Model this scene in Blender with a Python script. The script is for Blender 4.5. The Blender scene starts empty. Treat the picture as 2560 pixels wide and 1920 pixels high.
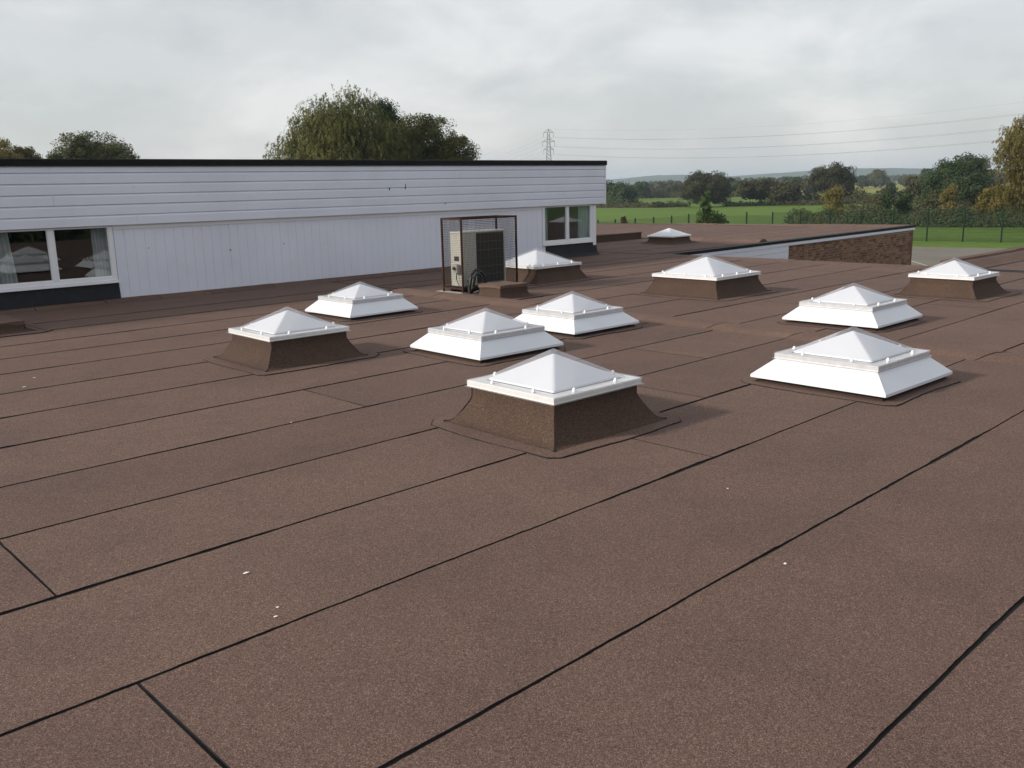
import bpy, math, random
import numpy as np
from mathutils import Matrix, Vector
R = math.radians
rng = np.random.default_rng(7)
random.seed(7)
scn = bpy.context.scene
COL = scn.collection

# ------------------------------------------------------------------ camera
F_PX, PITCH, ROLL, YAW, CAM_H = 2265.25, R(12.236), R(-1.3696), R(47.261), 1.64
fw = Vector((math.cos(YAW)*math.cos(PITCH), math.sin(YAW)*math.cos(PITCH), -math.sin(PITCH)))
rt = Vector((math.sin(YAW), -math.cos(YAW), 0)); up = rt.cross(fw)
cr, sr = math.cos(ROLL), math.sin(ROLL)
rt2 = cr*rt + sr*up; up2 = -sr*rt + cr*up
cam_d = bpy.data.cameras.new('camera'); cam = bpy.data.objects.new('camera', cam_d); COL.objects.link(cam)
M = Matrix.Identity(4)
for i in range(3):
    M[i][0] = rt2[i]; M[i][1] = up2[i]; M[i][2] = -fw[i]
M[0][3], M[1][3], M[2][3] = 0, 0, CAM_H
cam.matrix_world = M
cam_d.sensor_width = 36; cam_d.lens = F_PX/2560*36
cam_d.clip_start = 0.05; cam_d.clip_end = 12000
scn.camera = cam

# ------------------------------------------------------------------ world, sun, exposure
SUN_AZ = R(152)      # direction the light comes from, measured from +X towards +Y
SUN_EL = R(23)
w = bpy.data.worlds.new('World'); scn.world = w; w.use_nodes = True
nt = w.node_tree; nt.nodes.clear(); L = nt.links.new
def N(t, **k):
    n = nt.nodes.new(t)
    for a, b in k.items(): setattr(n, a, b)
    return n
out = N('ShaderNodeOutputWorld'); bg = N('ShaderNodeBackground')
sky = N('ShaderNodeTexSky', sky_type='NISHITA', sun_disc=False, sun_elevation=SUN_EL,
        sun_rotation=math.atan2(math.cos(SUN_AZ), math.sin(SUN_AZ)), air_density=1.0, dust_density=2.0, ozone_density=1.5)
tc = N('ShaderNodeTexCoord')
sep = N('ShaderNodeSeparateXYZ'); L(tc.outputs['Generated'], sep.inputs[0])
mz = N('ShaderNodeMath', operation='MAXIMUM'); L(sep.outputs['Z'], mz.inputs[0]); mz.inputs[1].default_value = 0.0
# cloud billows: noise on the view direction, squeezed vertically so that banks lie flat
mp = N('ShaderNodeMapping'); mp.inputs['Scale'].default_value = (2.3, 2.3, 5.2); mp.inputs['Location'].default_value = (3.1, 1.7, 0.4)
L(tc.outputs['Generated'], mp.inputs[0])
n1 = N('ShaderNodeTexNoise'); n1.inputs['Scale'].default_value = 1.9; n1.inputs['Detail'].default_value = 9; n1.inputs['Roughness'].default_value = 0.52
n1.inputs['Distortion'].default_value = 0.35
L(mp.outputs[0], n1.inputs['Vector'])
rp = N('ShaderNodeValToRGB'); e = rp.color_ramp.elements
e[0].position, e[0].color = 0.36, (5.85, 5.95, 5.95, 1)
e[1].position, e[1].color = 0.66, (8.3, 8.2, 8.05, 1)
m_ = e.new(0.50); m_.color = (6.45, 6.5, 6.5, 1)
L(n1.outputs['Fac'], rp.inputs[0])
mp2 = N('ShaderNodeMapping'); mp2.inputs['Scale'].default_value = (4.2, 4.2, 9.5); mp2.inputs['Location'].default_value = (7.3, 2.2, 1.1)
L(tc.outputs['Generated'], mp2.inputs[0])
n2 = N('ShaderNodeTexNoise'); n2.inputs['Scale'].default_value = 1.5; n2.inputs['Detail'].default_value = 10; n2.inputs['Roughness'].default_value = 0.58
L(mp2.outputs[0], n2.inputs['Vector'])
rp2 = N('ShaderNodeValToRGB'); e2 = rp2.color_ramp.elements
e2[0].position, e2[0].color = 0.47, (0, 0, 0, 1); e2[1].position, e2[1].color = 0.60, (.26, .26, .26, 1)
L(n2.outputs['Fac'], rp2.inputs[0])
puff = N('ShaderNodeMix', data_type='RGBA'); L(rp2.outputs[0], puff.inputs['Factor']); L(rp.outputs[0], puff.inputs['A']); puff.inputs['B'].default_value = (8.6, 8.45, 8.3, 1)
mixc = N('ShaderNodeMix', data_type='RGBA'); mixc.inputs['Factor'].default_value = 0.74
L(sky.outputs[0], mixc.inputs['A']); L(puff.outputs['Result'], mixc.inputs['B'])
L(mixc.outputs['Result'], bg.inputs['Color']); bg.inputs['Strength'].default_value = 0.12
L(bg.outputs[0], out.inputs[0])

sun_d = bpy.data.lights.new('sun', 'SUN'); sun = bpy.data.objects.new('sun', sun_d); COL.objects.link(sun)
sun_d.energy = 4.5; sun_d.angle = R(4.0); sun_d.color = (1.0, 0.93, 0.82)
sd = Vector((math.cos(SUN_EL)*math.cos(SUN_AZ), math.cos(SUN_EL)*math.sin(SUN_AZ), math.sin(SUN_EL)))
sun.rotation_euler = sd.to_track_quat('Z', 'Y').to_euler(); sun.location = (0, 0, 60)
scn.view_settings.view_transform = 'Standard'; scn.view_settings.look = 'None'
scn.view_settings.exposure = 0.0; scn.view_settings.gamma = 1.0
scn.view_settings.use_curve_mapping = False

# ------------------------------------------------------------------ helpers
def pray(x, y):
    """unit-horizontal direction of a photograph pixel (2560x1920)"""
    d = fw*F_PX + rt2*(x-1280) - up2*(y-960)
    return d / math.hypot(d.x, d.y)
def at_dist(x, y, dist):
    d = pray(x, y); return Vector((d.x*dist, d.y*dist, CAM_H + d.z*dist))
def on_z(x, y, z=0.0):
    d = pray(x, y); t = (z-CAM_H)/d.z; return Vector((d.x*t, d.y*t, z))

def tag(o, label=None, cat=None, group=None, kind=None):
    if label: o['label'] = label
    if cat: o['category'] = cat
    if group: o['group'] = group
    if kind: o['kind'] = kind
    return o
def mesh(name, V, Fc, mat=None, parent=None, smooth=False, matidx=None):
    me = bpy.data.meshes.new(name); me.from_pydata([tuple(v) for v in V], [], Fc); me.validate()
    if mat is not None:
        for m in (mat if isinstance(mat, (list, tuple)) else [mat]): me.materials.append(m)
    if matidx: me.polygons.foreach_set('material_index', matidx)
    if smooth: me.polygons.foreach_set('use_smooth', [True]*len(me.polygons))
    me.update()
    o = bpy.data.objects.new(name, me); COL.objects.link(o)
    if parent: o.parent = parent
    return o
def inst(name, me, parent=None, loc=(0, 0, 0)):
    o = bpy.data.objects.new(name, me); COL.objects.link(o); o.location = loc
    if parent: o.parent = parent
    return o
def empty(name, loc=(0, 0, 0), rz=0.0):
    o = bpy.data.objects.new(name, None); COL.objects.link(o); o.location = loc; o.rotation_euler.z = rz
    o.empty_display_size = 0.2
    return o
class MB:
    def __init__(s): s.V = []; s.F = []
    def add(s, V, Fc):
        k = len(s.V); s.V += [tuple(v) for v in V]; s.F += [tuple(i+k for i in f) for f in Fc]; return s
    def box(s, x0, x1, y0, y1, z0, z1):
        V = [(x0,y0,z0),(x1,y0,z0),(x1,y1,z0),(x0,y1,z0),(x0,y0,z1),(x1,y0,z1),(x1,y1,z1),(x0,y1,z1)]
        return s.add(V, [(0,3,2,1),(4,5,6,7),(0,1,5,4),(1,2,6,5),(2,3,7,6),(3,0,4,7)])
    def bbox(s, x0, x1, y0, y1, z0, z1, b=0.004):
        """box with its vertical and top edges chamfered"""
        V = []
        for z, k in ((z0, b), (z1-b, b), (z1, 2*b)):
            i = 0 if k == b else b
            a0, a1, c0, c1 = x0+i, x1-i, y0+i, y1-i
            V += [(a0+b,c0,z),(a1-b,c0,z),(a1,c0+b,z),(a1,c1-b,z),(a1-b,c1,z),(a0+b,c1,z),(a0,c1-b,z),(a0,c0+b,z)]
        Fc = [tuple(range(7,-1,-1)), tuple(range(16,24))]
        for l in (0, 8):
            for j in range(8): Fc.append((l+j, l+(j+1)%8, l+8+(j+1)%8, l+8+j))
        return s.add(V, Fc)
    def hexa(s, P):
        return s.add(P, [(0,3,2,1),(4,5,6,7),(0,1,5,4),(1,2,6,5),(2,3,7,6),(3,0,4,7)])
    def tube(s, pts, r, n=6, cap=True):
        pts = [Vector(q) for q in pts]; rs = r if isinstance(r, (list, tuple)) else [r]*len(pts)
        V = []
        for i, q in enumerate(pts):
            a = pts[min(i+1, len(pts)-1)] - pts[max(i-1, 0)]
            a.normalize(); ref = Vector((0,0,1)) if abs(a.z) < .9 else Vector((1,0,0))
            u = a.cross(ref).normalized(); v = a.cross(u)
            for j in range(n):
                t = 2*math.pi*j/n; V.append(q + (u*math.cos(t)+v*math.sin(t))*rs[i])
        Fc = []
        for i in range(len(pts)-1):
            for j in range(n):
                Fc.append((i*n+j, i*n+(j+1)%n, (i+1)*n+(j+1)%n, (i+1)*n+j))
        if cap: Fc += [tuple(range(n-1,-1,-1)), tuple((len(pts)-1)*n+j for j in range(n))]
        return s.add(V, Fc)
    def bar(s, a, b, t): # square bar
        return s.tube([a, b], t*0.7071, 4)
    def lathe(s, prof, n, c=(0,0,0)):
        V = []
        for r, z in prof:
            for j in range(n):
                t = 2*math.pi*j/n; V.append((c[0]+r*math.cos(t), c[1]+r*math.sin(t), c[2]+z))
        Fc = [tuple((len(prof)-1)*n+j for j in range(n))]
        for i in range(len(prof)-1):
            for j in range(n): Fc.append((i*n+j, i*n+(j+1)%n, (i+1)*n+(j+1)%n, (i+1)*n+j))
        return s.add(V, Fc)
    def profile(s, prof, p0, p1, close=True):
        """extrude a (sideways, up) profile from p0 to p1; sideways is to the left of travel"""
        p0, p1 = Vector(p0), Vector(p1); d = p1-p0; n = Vector((-d.y, d.x, 0)).normalized()
        V = [p0+n*a+Vector((0,0,z)) for a, z in prof] + [p1+n*a+Vector((0,0,z)) for a, z in prof]
        k = len(prof); Fc = [(j, (j+1)%k, k+(j+1)%k, k+j) for j in range(k if close else k-1)]
        if close: Fc += [tuple(range(k-1,-1,-1)), tuple(range(k, 2*k))]
        return s.add(V, Fc)
    def build(s, name, mat=None, parent=None, smooth=False): return mesh(name, s.V, s.F, mat, parent, smooth)

# ------------------------------------------------------------------ materials
def new_mat(name):
    m = bpy.data.materials.new(name); m.use_nodes = True
    m.node_tree.nodes.clear(); return m, m.node_tree
def nd(t, typ, ins=None, **k):
    n = t.nodes.new(typ)
    for a, b in k.items(): setattr(n, a, b)
    for a, b in (ins or {}).items():
        if hasattr(b, 'is_linked') or isinstance(b, bpy.types.NodeSocket): t.links.new(b, n.inputs[a])
        else: n.inputs[a].default_value = b
    return n
def ramp(t, fac, stops):
    n = t.nodes.new('ShaderNodeValToRGB'); t.links.new(fac, n.inputs[0]); el = n.color_ramp.elements
    while len(el) < len(stops): el.new(0.5)
    for e_, (p_, c_) in zip(el, stops):
        e_.position = p_; e_.color = (*c_, 1) if len(c_) == 3 else c_
    return n.outputs[0]
def mixrgb(t, a, b, f, blend='MIX'):
    n = t.nodes.new('ShaderNodeMix'); n.data_type = 'RGBA'; n.blend_type = blend
    for key, v in (('A', a), ('B', b), ('Factor', f)):
        s = [i for i in n.inputs if i.name == key and (i.type == 'RGBA' if key != 'Factor' else i.type == 'VALUE')][0]
        if isinstance(v, bpy.types.NodeSocket): t.links.new(v, s)
        else: s.default_value = (*v, 1) if key != 'Factor' and len(v) == 3 else v
    return [o for o in n.outputs if o.type == 'RGBA'][0]
def finish(t, shader, disp=None):
    o = t.nodes.new('ShaderNodeOutputMaterial'); t.links.new(shader, o.inputs['Surface'])
def noise(t, vec, scale, detail=3, rough=0.55, dist=0.0):
    return nd(t, 'ShaderNodeTexNoise', {'Vector': vec, 'Scale': scale, 'Detail': detail, 'Roughness': rough, 'Distortion': dist}).outputs['Fac']
def pos(t): return t.nodes.new('ShaderNodeNewGeometry').outputs['Position']
def obj_rand(t): return t.nodes.new('ShaderNodeObjectInfo').outputs['Random']

def felt_mat(name, warm=0.0):
    m, t = new_mat(name); p_ = pos(t)
    vor = nd(t, 'ShaderNodeTexVoronoi', {'Vector': p_, 'Scale': 360.0})
    sepc = nd(t, 'ShaderNodeSeparateColor', {'Color': vor.outputs['Color']})
    gran = ramp(t, sepc.outputs[0], [(0.0, (.050,.032,.028)), (0.35, (.086,.056,.049)), (0.75, (.122,.081,.070)), (1.0, (.215,.155,.134))])
    n_f = noise(t, p_, 95, 3, .7)
    c = mixrgb(t, gran, ramp(t, n_f, [(0.3, (.72,.71,.71)), (0.7, (1.27,1.26,1.24))]), 1.0, 'MULTIPLY')
    n_b = noise(t, p_, 1.1, 5, .6, .3)
    c = mixrgb(t, c, ramp(t, n_b, [(0.32, (.90,.90,.94)), (0.5, (1,1,1)), (0.68, (1.07,1.06,1.04))]), 1.0, 'MULTIPLY')
    n_s = noise(t, p_, 4.5, 4, .65, 1.0)
    c = mixrgb(t, c, (.12,.085,.085), ramp(t, n_s, [(0.60, (0,0,0)), (0.78, (.25,.25,.25))]))
    tide = noise(t, p_, .85, 3, .5, .5)
    c = mixrgb(t, c, ramp(t, tide, [(0.40, (1,1,1)), (0.485, (.955,.95,.96)), (0.50, (1.02,1.02,1.015)), (0.58, (1,1,1))]), 1.0, 'MULTIPLY')
    r_ = obj_rand(t)
    c = mixrgb(t, c, ramp(t, r_, [(0.0, (.93,.92,.93)), (1.0, (1.07,1.07,1.05))]), 1.0, 'MULTIPLY')
    c = mixrgb(t, c, (.66,.635,.55) if warm else (1.17,1.13,1.065), 1.0, 'MULTIPLY')
    bmp = nd(t, 'ShaderNodeBump', {'Height': sepc.outputs[1], 'Strength': 0.55, 'Distance': 0.003})
    n_u = noise(t, p_, 2.0, 3, .5)
    bmp2 = nd(t, 'ShaderNodeBump', {'Height': n_u, 'Strength': 0.25, 'Distance': 0.02, 'Normal': bmp.outputs[0]})
    b = nd(t, 'ShaderNodeBsdfPrincipled', {'Base Color': c, 'Roughness': 0.92, 'Normal': bmp2.outputs[0], 'Specular IOR Level': 0.25})
    finish(t, b.outputs[0]); return m
def plain(name, col, rough=0.5, var=0.06, scale=6.0, metal=0.0, spec=0.5, bump=0.0, dirt=None, dirt_amt=0.3):
    m, t = new_mat(name); p_ = pos(t)
    n_ = noise(t, p_, scale, 4, .6)
    lo = tuple(max(0, x*(1-var)) for x in col); hi = tuple(min(1, x*(1+var)) for x in col)
    c = ramp(t, n_, [(0.3, lo), (0.7, hi)])
    if dirt:
        nn = noise(t, p_, scale*2.7, 6, .7, .6)
        f = ramp(t, nn, [(0.52, (0,0,0)), (0.75, (dirt_amt,)*3)])
        c = mixrgb(t, c, dirt, f)
    ins = {'Base Color': c, 'Roughness': rough, 'Metallic': metal, 'Specular IOR Level': spec}
    if bump:
        bm = nd(t, 'ShaderNodeBump', {'Height': noise(t, p_, scale*12, 3, .6), 'Strength': bump, 'Distance': 0.004}); ins['Normal'] = bm.outputs[0]
    b = nd(t, 'ShaderNodeBsdfPrincipled', ins); finish(t, b.outputs[0]); return m
def leaf_mat(name, c0, c1, c2, trans=0.35, nscale=0.7):
    m, t = new_mat(name); p_ = pos(t)
    c = ramp(t, noise(t, p_, nscale, 4, .7), [(0.30, c0), (0.52, c1), (0.74, c2)])
    c = mixrgb(t, c, ramp(t, noise(t, p_, 6.0, 2, .5), [(0.3, (.7,.7,.7)), (0.7, (1.25,1.25,1.2))]), 1.0, 'MULTIPLY')
    a = nd(t, 'ShaderNodeBsdfPrincipled', {'Base Color': c, 'Roughness': 0.6, 'Specular IOR Level': 0.25})
    b = nd(t, 'ShaderNodeBsdfTranslucent', {'Color': c})
    mx = nd(t, 'ShaderNodeMixShader', {0: trans, 1: a.outputs[0], 2: b.outputs[0]})
    finish(t, mx.outputs[0]); return m

FELT = felt_mat('brown_mineral_felt'); FELT2 = felt_mat('brown_mineral_felt_newer', 1.0)
BITUMEN = plain('bitumen', (.022,.021,.022), .8, .3, 9, bump=.4, spec=.12)
PVC = plain('white_upvc', (.77,.78,.82), .35, .03, 1.3, dirt=(.50,.49,.46), dirt_amt=.16)
CLAD = plain('white_cladding', (.71,.745,.85), .42, .045, .8, dirt=(.48,.48,.47), dirt_amt=.15)
SKIRT = plain('white_painted_aluminium', (.67,.70,.755), .32, .03, 2.0, dirt=(.55,.53,.48), dirt_amt=.16)
ALU = plain('weathered_aluminium_trim', (.60,.60,.61), .45, .10, 14, metal=.2, dirt=(.25,.24,.22))
WFRAME = plain('white_rooflight_frame', (.74,.74,.73), .35, .05, 10, dirt=(.45,.43,.40), dirt_amt=.3)
BLACKT = plain('black_edge_trim', (.008,.008,.009), .6, .25, 3, spec=.15)
DARKB = plain('charcoal_flashing', (.018,.021,.025), .7, .2, 4, dirt=(.05,.05,.05), spec=.2)
RUST = plain('rusty_steel', (.045,.020,.015), .9, .5, 22, spec=.15, dirt=(.15,.07,.035), dirt_amt=.6, bump=.4)
WIRE = plain('mesh_wire', (.05,.042,.036), .8, .3, 30, spec=.2)
CREAM = plain('cream_casing', (.54,.53,.48), .5, .05, 5, dirt=(.33,.24,.14), dirt_amt=.35)
GRILLE = plain('dark_coil', (.028,.026,.025), .7, .3, 60)
GWIRE = plain('grille_wire', (.16,.16,.15), .5, .1, 10)
RUBBER = plain('black_rubber', (.015,.015,.016), .5, .2, 10)
GREYP = plain('grey_plastic', (.40,.39,.36), .5, .06, 8)
MORTAR = plain('mortar', (.30,.25,.20), .9, .2, 12, bump=.5)
BODY = plain('brick_body', (.15,.075,.05), .9, .25, 8)
POST = plain('green_fence_paint', (.005,.022,.014), .7, .15, 6, spec=.12)
ROOMW = plain('room_wall', (.10,.10,.095), .9, .1, 3)
CURT = plain('curtain_cloth', (.42,.44,.455), .9, .1, 5)
CURT2 = plain('teal_curtain_cloth', (.50,.60,.57), .9, .12, 5)
BARK = plain('bark', (.055,.045,.035), .9, .35, 6, bump=.6)
TOWER = plain('galvanised_steel', (.07,.075,.075), .7, .1, 1, spec=.2)
DROP = plain('bird_lime', (.75,.74,.70), .8, .1, 60)

def fresnel2(t, ior):
    g = t.nodes.new('ShaderNodeNewGeometry')
    mr = nd(t, 'ShaderNodeMapRange', {'Value': g.outputs['Backfacing'], 'To Min': ior, 'To Max': 1/ior})
    return nd(t, 'ShaderNodeFresnel', {'IOR': mr.outputs[0]})
def opal_mat():
    m, t = new_mat('opal_polycarbonate'); p_ = pos(t)
    c = ramp(t, noise(t, p_, 2.2, 4, .6), [(0.3, (.76,.785,.84)), (0.7, (.80,.82,.865))])
    a = nd(t, 'ShaderNodeBsdfPrincipled', {'Base Color': c, 'Roughness': 0.42, 'Specular IOR Level': 0.3})
    b = nd(t, 'ShaderNodeBsdfTranslucent', {'Color': c})
    mx = nd(t, 'ShaderNodeMixShader', {0: .16, 1: a.outputs[0], 2: b.outputs[0]})
    finish(t, mx.outputs[0]); return m
def clear_mat(milk=.10):
    m, t = new_mat('clear_polycarbonate')
    tr = nd(t, 'ShaderNodeBsdfTransparent', {'Color': (.95,.95,.96,1)})
    df = nd(t, 'ShaderNodeBsdfDiffuse', {'Color': (.62,.62,.66,1)})
    tl = nd(t, 'ShaderNodeBsdfTranslucent', {'Color': (.62,.62,.66,1)})
    mk = nd(t, 'ShaderNodeMixShader', {0: .5, 1: df.outputs[0], 2: tl.outputs[0]})
    m1 = nd(t, 'ShaderNodeMixShader', {0: milk, 1: tr.outputs[0], 2: mk.outputs[0]})
    gl = nd(t, 'ShaderNodeBsdfGlossy', {'Color': (1,1,1,1), 'Roughness': .08})
    fr = fresnel2(t, 1.32)
    m2 = nd(t, 'ShaderNodeMixShader', {0: fr.outputs[0], 1: m1.outputs[0], 2: gl.outputs[0]})
    finish(t, m2.outputs[0]); return m
def glass_mat():
    m, t = new_mat('window_glass')
    tr = nd(t, 'ShaderNodeBsdfTransparent', {'Color': (.87,.90,.90,1)})
    gl = nd(t, 'ShaderNodeBsdfGlossy', {'Color': (1,1,1,1), 'Roughness': .0})
    fr = fresnel2(t, 1.62)
    m2 = nd(t, 'ShaderNodeMixShader', {0: fr.outputs[0], 1: tr.outputs[0], 2: gl.outputs[0]})
    finish(t, m2.outputs[0]); return m
OPAL = opal_mat(); CLEAR = clear_mat(); GLASS = glass_mat()
def brick_mat():
    m, t = new_mat('brick'); p_ = pos(t); r_ = obj_rand(t)
    # per-brick colour: cell noise on the brick grid for joined bricks, random for single ones
    mp_ = nd(t, 'ShaderNodeMapping', {'Vector': p_, 'Scale': (1/.225, 0.01, 1/.075)})
    wn = nd(t, 'ShaderNodeTexWhiteNoise', {'Vector': nd(t, 'ShaderNodeVectorMath', {0: mp_.outputs[0]}, operation='FLOOR').outputs[0]})
    add = nd(t, 'ShaderNodeMath', {0: wn.outputs['Value'], 1: r_}, operation='ADD')
    fr = nd(t, 'ShaderNodeMath', {0: add.outputs[0]}, operation='FRACT')
    c = ramp(t, fr.outputs[0], [(0.0, (.085,.045,.032)), (0.3, (.165,.090,.056)), (0.65, (.225,.130,.078)), (1.0, (.285,.175,.108))])
    c = mixrgb(t, c, ramp(t, noise(t, p_, 30, 3, .6), [(0.3, (.8,.8,.8)), (0.7, (1.15,1.15,1.15))]), 1.0, 'MULTIPLY')
    b = nd(t, 'ShaderNodeBsdfPrincipled', {'Base Color': c, 'Roughness': .9}); finish(t, b.outputs[0]); return m
BRICK = brick_mat()
def ground_mat():
    m, t = new_mat('grass'); p_ = pos(t)
    a = ramp(t, noise(t, p_, .9, 6, .75), [(0.25, (.050,.098,.010)), (0.5, (.080,.140,.014)), (0.75, (.115,.178,.022))])
    # big field patches further out: mown green, pale stubble, rough pasture
    v = nd(t, 'ShaderNodeTexVoronoi', {'Vector': nd(t, 'ShaderNodeMapping', {'Vector': p_, 'Scale': (.0042,.0042,0)}).outputs[0], 'Scale': 1.0, 'Randomness': 1.0})
    s = nd(t, 'ShaderNodeSeparateColor', {'Color': v.outputs['Color']})
    fc = ramp(t, s.outputs[0], [(0.0, (.9,1.05,.7)), (0.45, (1.0,1.0,1.0)), (0.62, (1.9,1.25,2.2)), (1.0, (2.6,1.5,3.4))])
    dist = nd(t, 'ShaderNodeVectorMath', {0: p_}, operation='LENGTH').outputs['Value']
    far = nd(t, 'ShaderNodeMapRange', {'Value': dist, 'From Min': 255.0, 'From Max': 300.0})
    a = mixrgb(t, a, mixrgb(t, a, fc, 1.0, 'MULTIPLY'), far.outputs[0])
    # mowing mottles
    a = mixrgb(t, a, ramp(t, noise(t, p_, .06, 4, .6), [(0.3, (.86,.90,.9)), (0.7, (1.15,1.10,1.0))]), 1.0, 'MULTIPLY')
    bm = nd(t, 'ShaderNodeBump', {'Height': noise(t, p_, 8.0, 4, .7), 'Strength': .8, 'Distance': .06})
    b = nd(t, 'ShaderNodeBsdfPrincipled', {'Base Color': a, 'Roughness': .85, 'Specular IOR Level': .2, 'Normal': bm.outputs[0]}); finish(t, b.outputs[0]); return m
GRASS = ground_mat()
def tarmac_mat():
    m, t = new_mat('playground_tarmac'); p_ = pos(t)
    c = ramp(t, noise(t, p_, .35, 6, .65), [(0.3, (.115,.106,.084)), (0.7, (.165,.152,.122))])
    c = mixrgb(t, c, ramp(t, noise(t, p_, 40, 3, .6), [(0.3, (.85,.85,.85)), (0.7, (1.1,1.1,1.1))]), 1.0, 'MULTIPLY')
    b = nd(t, 'ShaderNodeBsdfPrincipled', {'Base Color': c, 'Roughness': .92}); finish(t, b.outputs[0]); return m
TARMAC = tarmac_mat()
PAINT = plain('worn_line_paint', (.42,.42,.40), .8, .2, 3)
LEAF_WILLOW = leaf_mat('willow_leaf', (0.078, 0.0865, 0.0257), (0.1365, 0.1415, 0.0398), (0.2145, 0.1966, 0.0585))
LEAF_OLIVE = leaf_mat('olive_leaf', (0.0488, 0.0594, 0.0194), (0.0929, 0.0974, 0.0281), (0.1568, 0.1247, 0.0367))
LEAF_YELLOW = leaf_mat('yellowing_leaf', (0.1005, 0.0908, 0.024), (0.1746, 0.1442, 0.0371), (0.2328, 0.1815, 0.0491))
LEAF_GOLD = leaf_mat('gold_leaf', (0.102, 0.0773, 0.0132), (0.156, 0.1236, 0.0194), (0.204, 0.1623, 0.0264))
LEAF_DARK = leaf_mat('dark_leaf', (0.026, 0.0491, 0.0182), (0.0468, 0.0764, 0.026), (0.0754, 0.1065, 0.0364))
LEAF_BROWN = leaf_mat('autumn_hedge_leaf', (0.0408, 0.0441, 0.0192), (0.0744, 0.07, 0.0288), (0.114, 0.0907, 0.0408))
LEAF_FRESH = leaf_mat('fresh_leaf', (.04,.075,.018), (.07,.12,.028), (.10,.15,.04))
LEAF_FIELD = leaf_mat('field_tree_leaf', (.030,.034,.014), (.052,.054,.021), (.082,.074,.028))
LEAF_WOOD = leaf_mat('far_wood_leaf', (0.0391, 0.0555, 0.023), (0.069, 0.0797, 0.0322), (0.1207, 0.1087, 0.046), nscale=.08)
LEAF_BANK = leaf_mat('bramble_leaf', (0.0345, 0.0531, 0.0207), (0.0644, 0.0821, 0.0299), (0.115, 0.1063, 0.0437), nscale=.5)

# ------------------------------------------------------------------ ground and far setting
G = -3.3
n_ = 60; ext = 7000
xs = np.concatenate([-np.geomspace(ext, 60, 14), np.linspace(-50, 50, 3), np.geomspace(60, ext, 14)])
V = [(x, y, G) for y in xs for x in xs]; k = len(xs)
tag(mesh('ground', V, [(j*k+i, j*k+i+1, (j+1)*k+i+1, (j+1)*k+i) for j in range(k-1) for i in range(k-1)], GRASS), kind='structure')
# playground: edge runs from (67.2,29.2) towards (68.6,22)
pe = Vector((67.3, 29.0)); pdv = Vector((.178, -.984))
a_, b_ = pe - pdv*60, pe + pdv*70
tag(mesh('playground', [(a_.x, a_.y, G+.004), (b_.x, b_.y, G+.004), (12, -45, G+.004), (12, 40, G+.004)], [(0,3,2,1)], TARMAC), kind='structure')
mb = MB()
for q0, q1 in (((44, 27), (62, 16)), ((40, 12), (60, 27.5)), ((46, 26), (46.6, -6))):
    q0, q1 = Vector((*q0, G+.008)), Vector((*q1, G+.008)); d = (q1-q0).normalized(); nn = Vector((-d.y, d.x, 0))*.05
    mb.add([q0-nn, q1-nn, q1+nn, q0+nn], [(0,1,2,3)])
tag(mb.build('painted_court_lines', PAINT), kind='structure')

def hills(name, dist, pts, thick, mat):
    """a ridge seen as a skyline: pts = (px x, px y) of its top, put at a distance and given depth and real height"""
    V = []; Fc = []; rows = 9
    prof = [(-.9, 0), (-.62, .18), (-.38, .5), (-.17, .85), (0, 1.0), (.2, .9), (.5, .6), (.8, .25), (1.1, 0)]
    x = np.array([p_[0] for p_ in pts]); y = np.array([p_[1] for p_ in pts])
    xx = np.linspace(x[0], x[-1], 260); yy = np.interp(xx, x, y)
    bump = np.cumsum(rng.normal(0, .25, 260)); bump -= np.linspace(bump[0], bump[-1], 260)
    yy = yy + bump*.35 + rng.normal(0, .22, 260)
    for i in range(260):
        top = at_dist(xx[i], yy[i], dist); d = Vector((top.x, top.y, 0)).normalized()
        for s_, h_ in prof:
            q = top + d*(s_*thick); V.append((q.x, q.y, G-1 + (top.z-G+1)*h_ + (rng.normal(0, .8) if 0 < h_ < 1 else 0)))
    for i in range(259):
        for j in range(rows-1): Fc.append((i*rows+j, i*rows+j+1, (i+1)*rows+j+1, (i+1)*rows+j))
    return tag(mesh(name, V, Fc, mat, smooth=True), kind='structure')
def hill_mat():
    m, t = new_mat('far_hillside'); p_ = pos(t)
    c = ramp(t, noise(t, p_, .012, 6, .7), [(0.35, (.035,.05,.028)), (0.55, (.06,.075,.04)), (0.72, (.13,.13,.07))])
    b = nd(t, 'ShaderNodeBsdfPrincipled', {'Base Color': c, 'Roughness': .95, 'Specular IOR Level': 0}); finish(t, b.outputs[0]); return m
HILL = hill_mat()
hills('hills', 3000, [(-900,497),(0,488),(900,472),(1480,452),(1560,446),(1640,438),(1720,437),(1800,443),(1880,437),(1960,432),(2060,424),(2140,421),(2230,420),(2320,421),(2420,424),(2600,421),(3300,410)], 500, HILL)

# ------------------------------------------------------------------ roofs
ROOF_SEG = {}
def slab(name, x0, x1, y0, y1, zt=0.0):
    mb = MB().box(x0, x1, y0, y1, G-.05, zt)
    o = mesh(name, mb.V, mb.F, [BODY, BITUMEN], matidx=[0,1,0,0,0,0]); tag(o, kind='structure'); return o
roof = slab('flat_roof', -5, 17.25, -9.5, 15.0)
roof_side = slab('flat_roof_side_wing', 17.255, 34, -9.5, 6.85)
wing_roof = slab('flat_roof_far_wing', 17.255, 31.0, 13.42, 29)
roof_link = slab('flat_roof_link', 16.0, 17.25, 15.005, 29)

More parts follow.
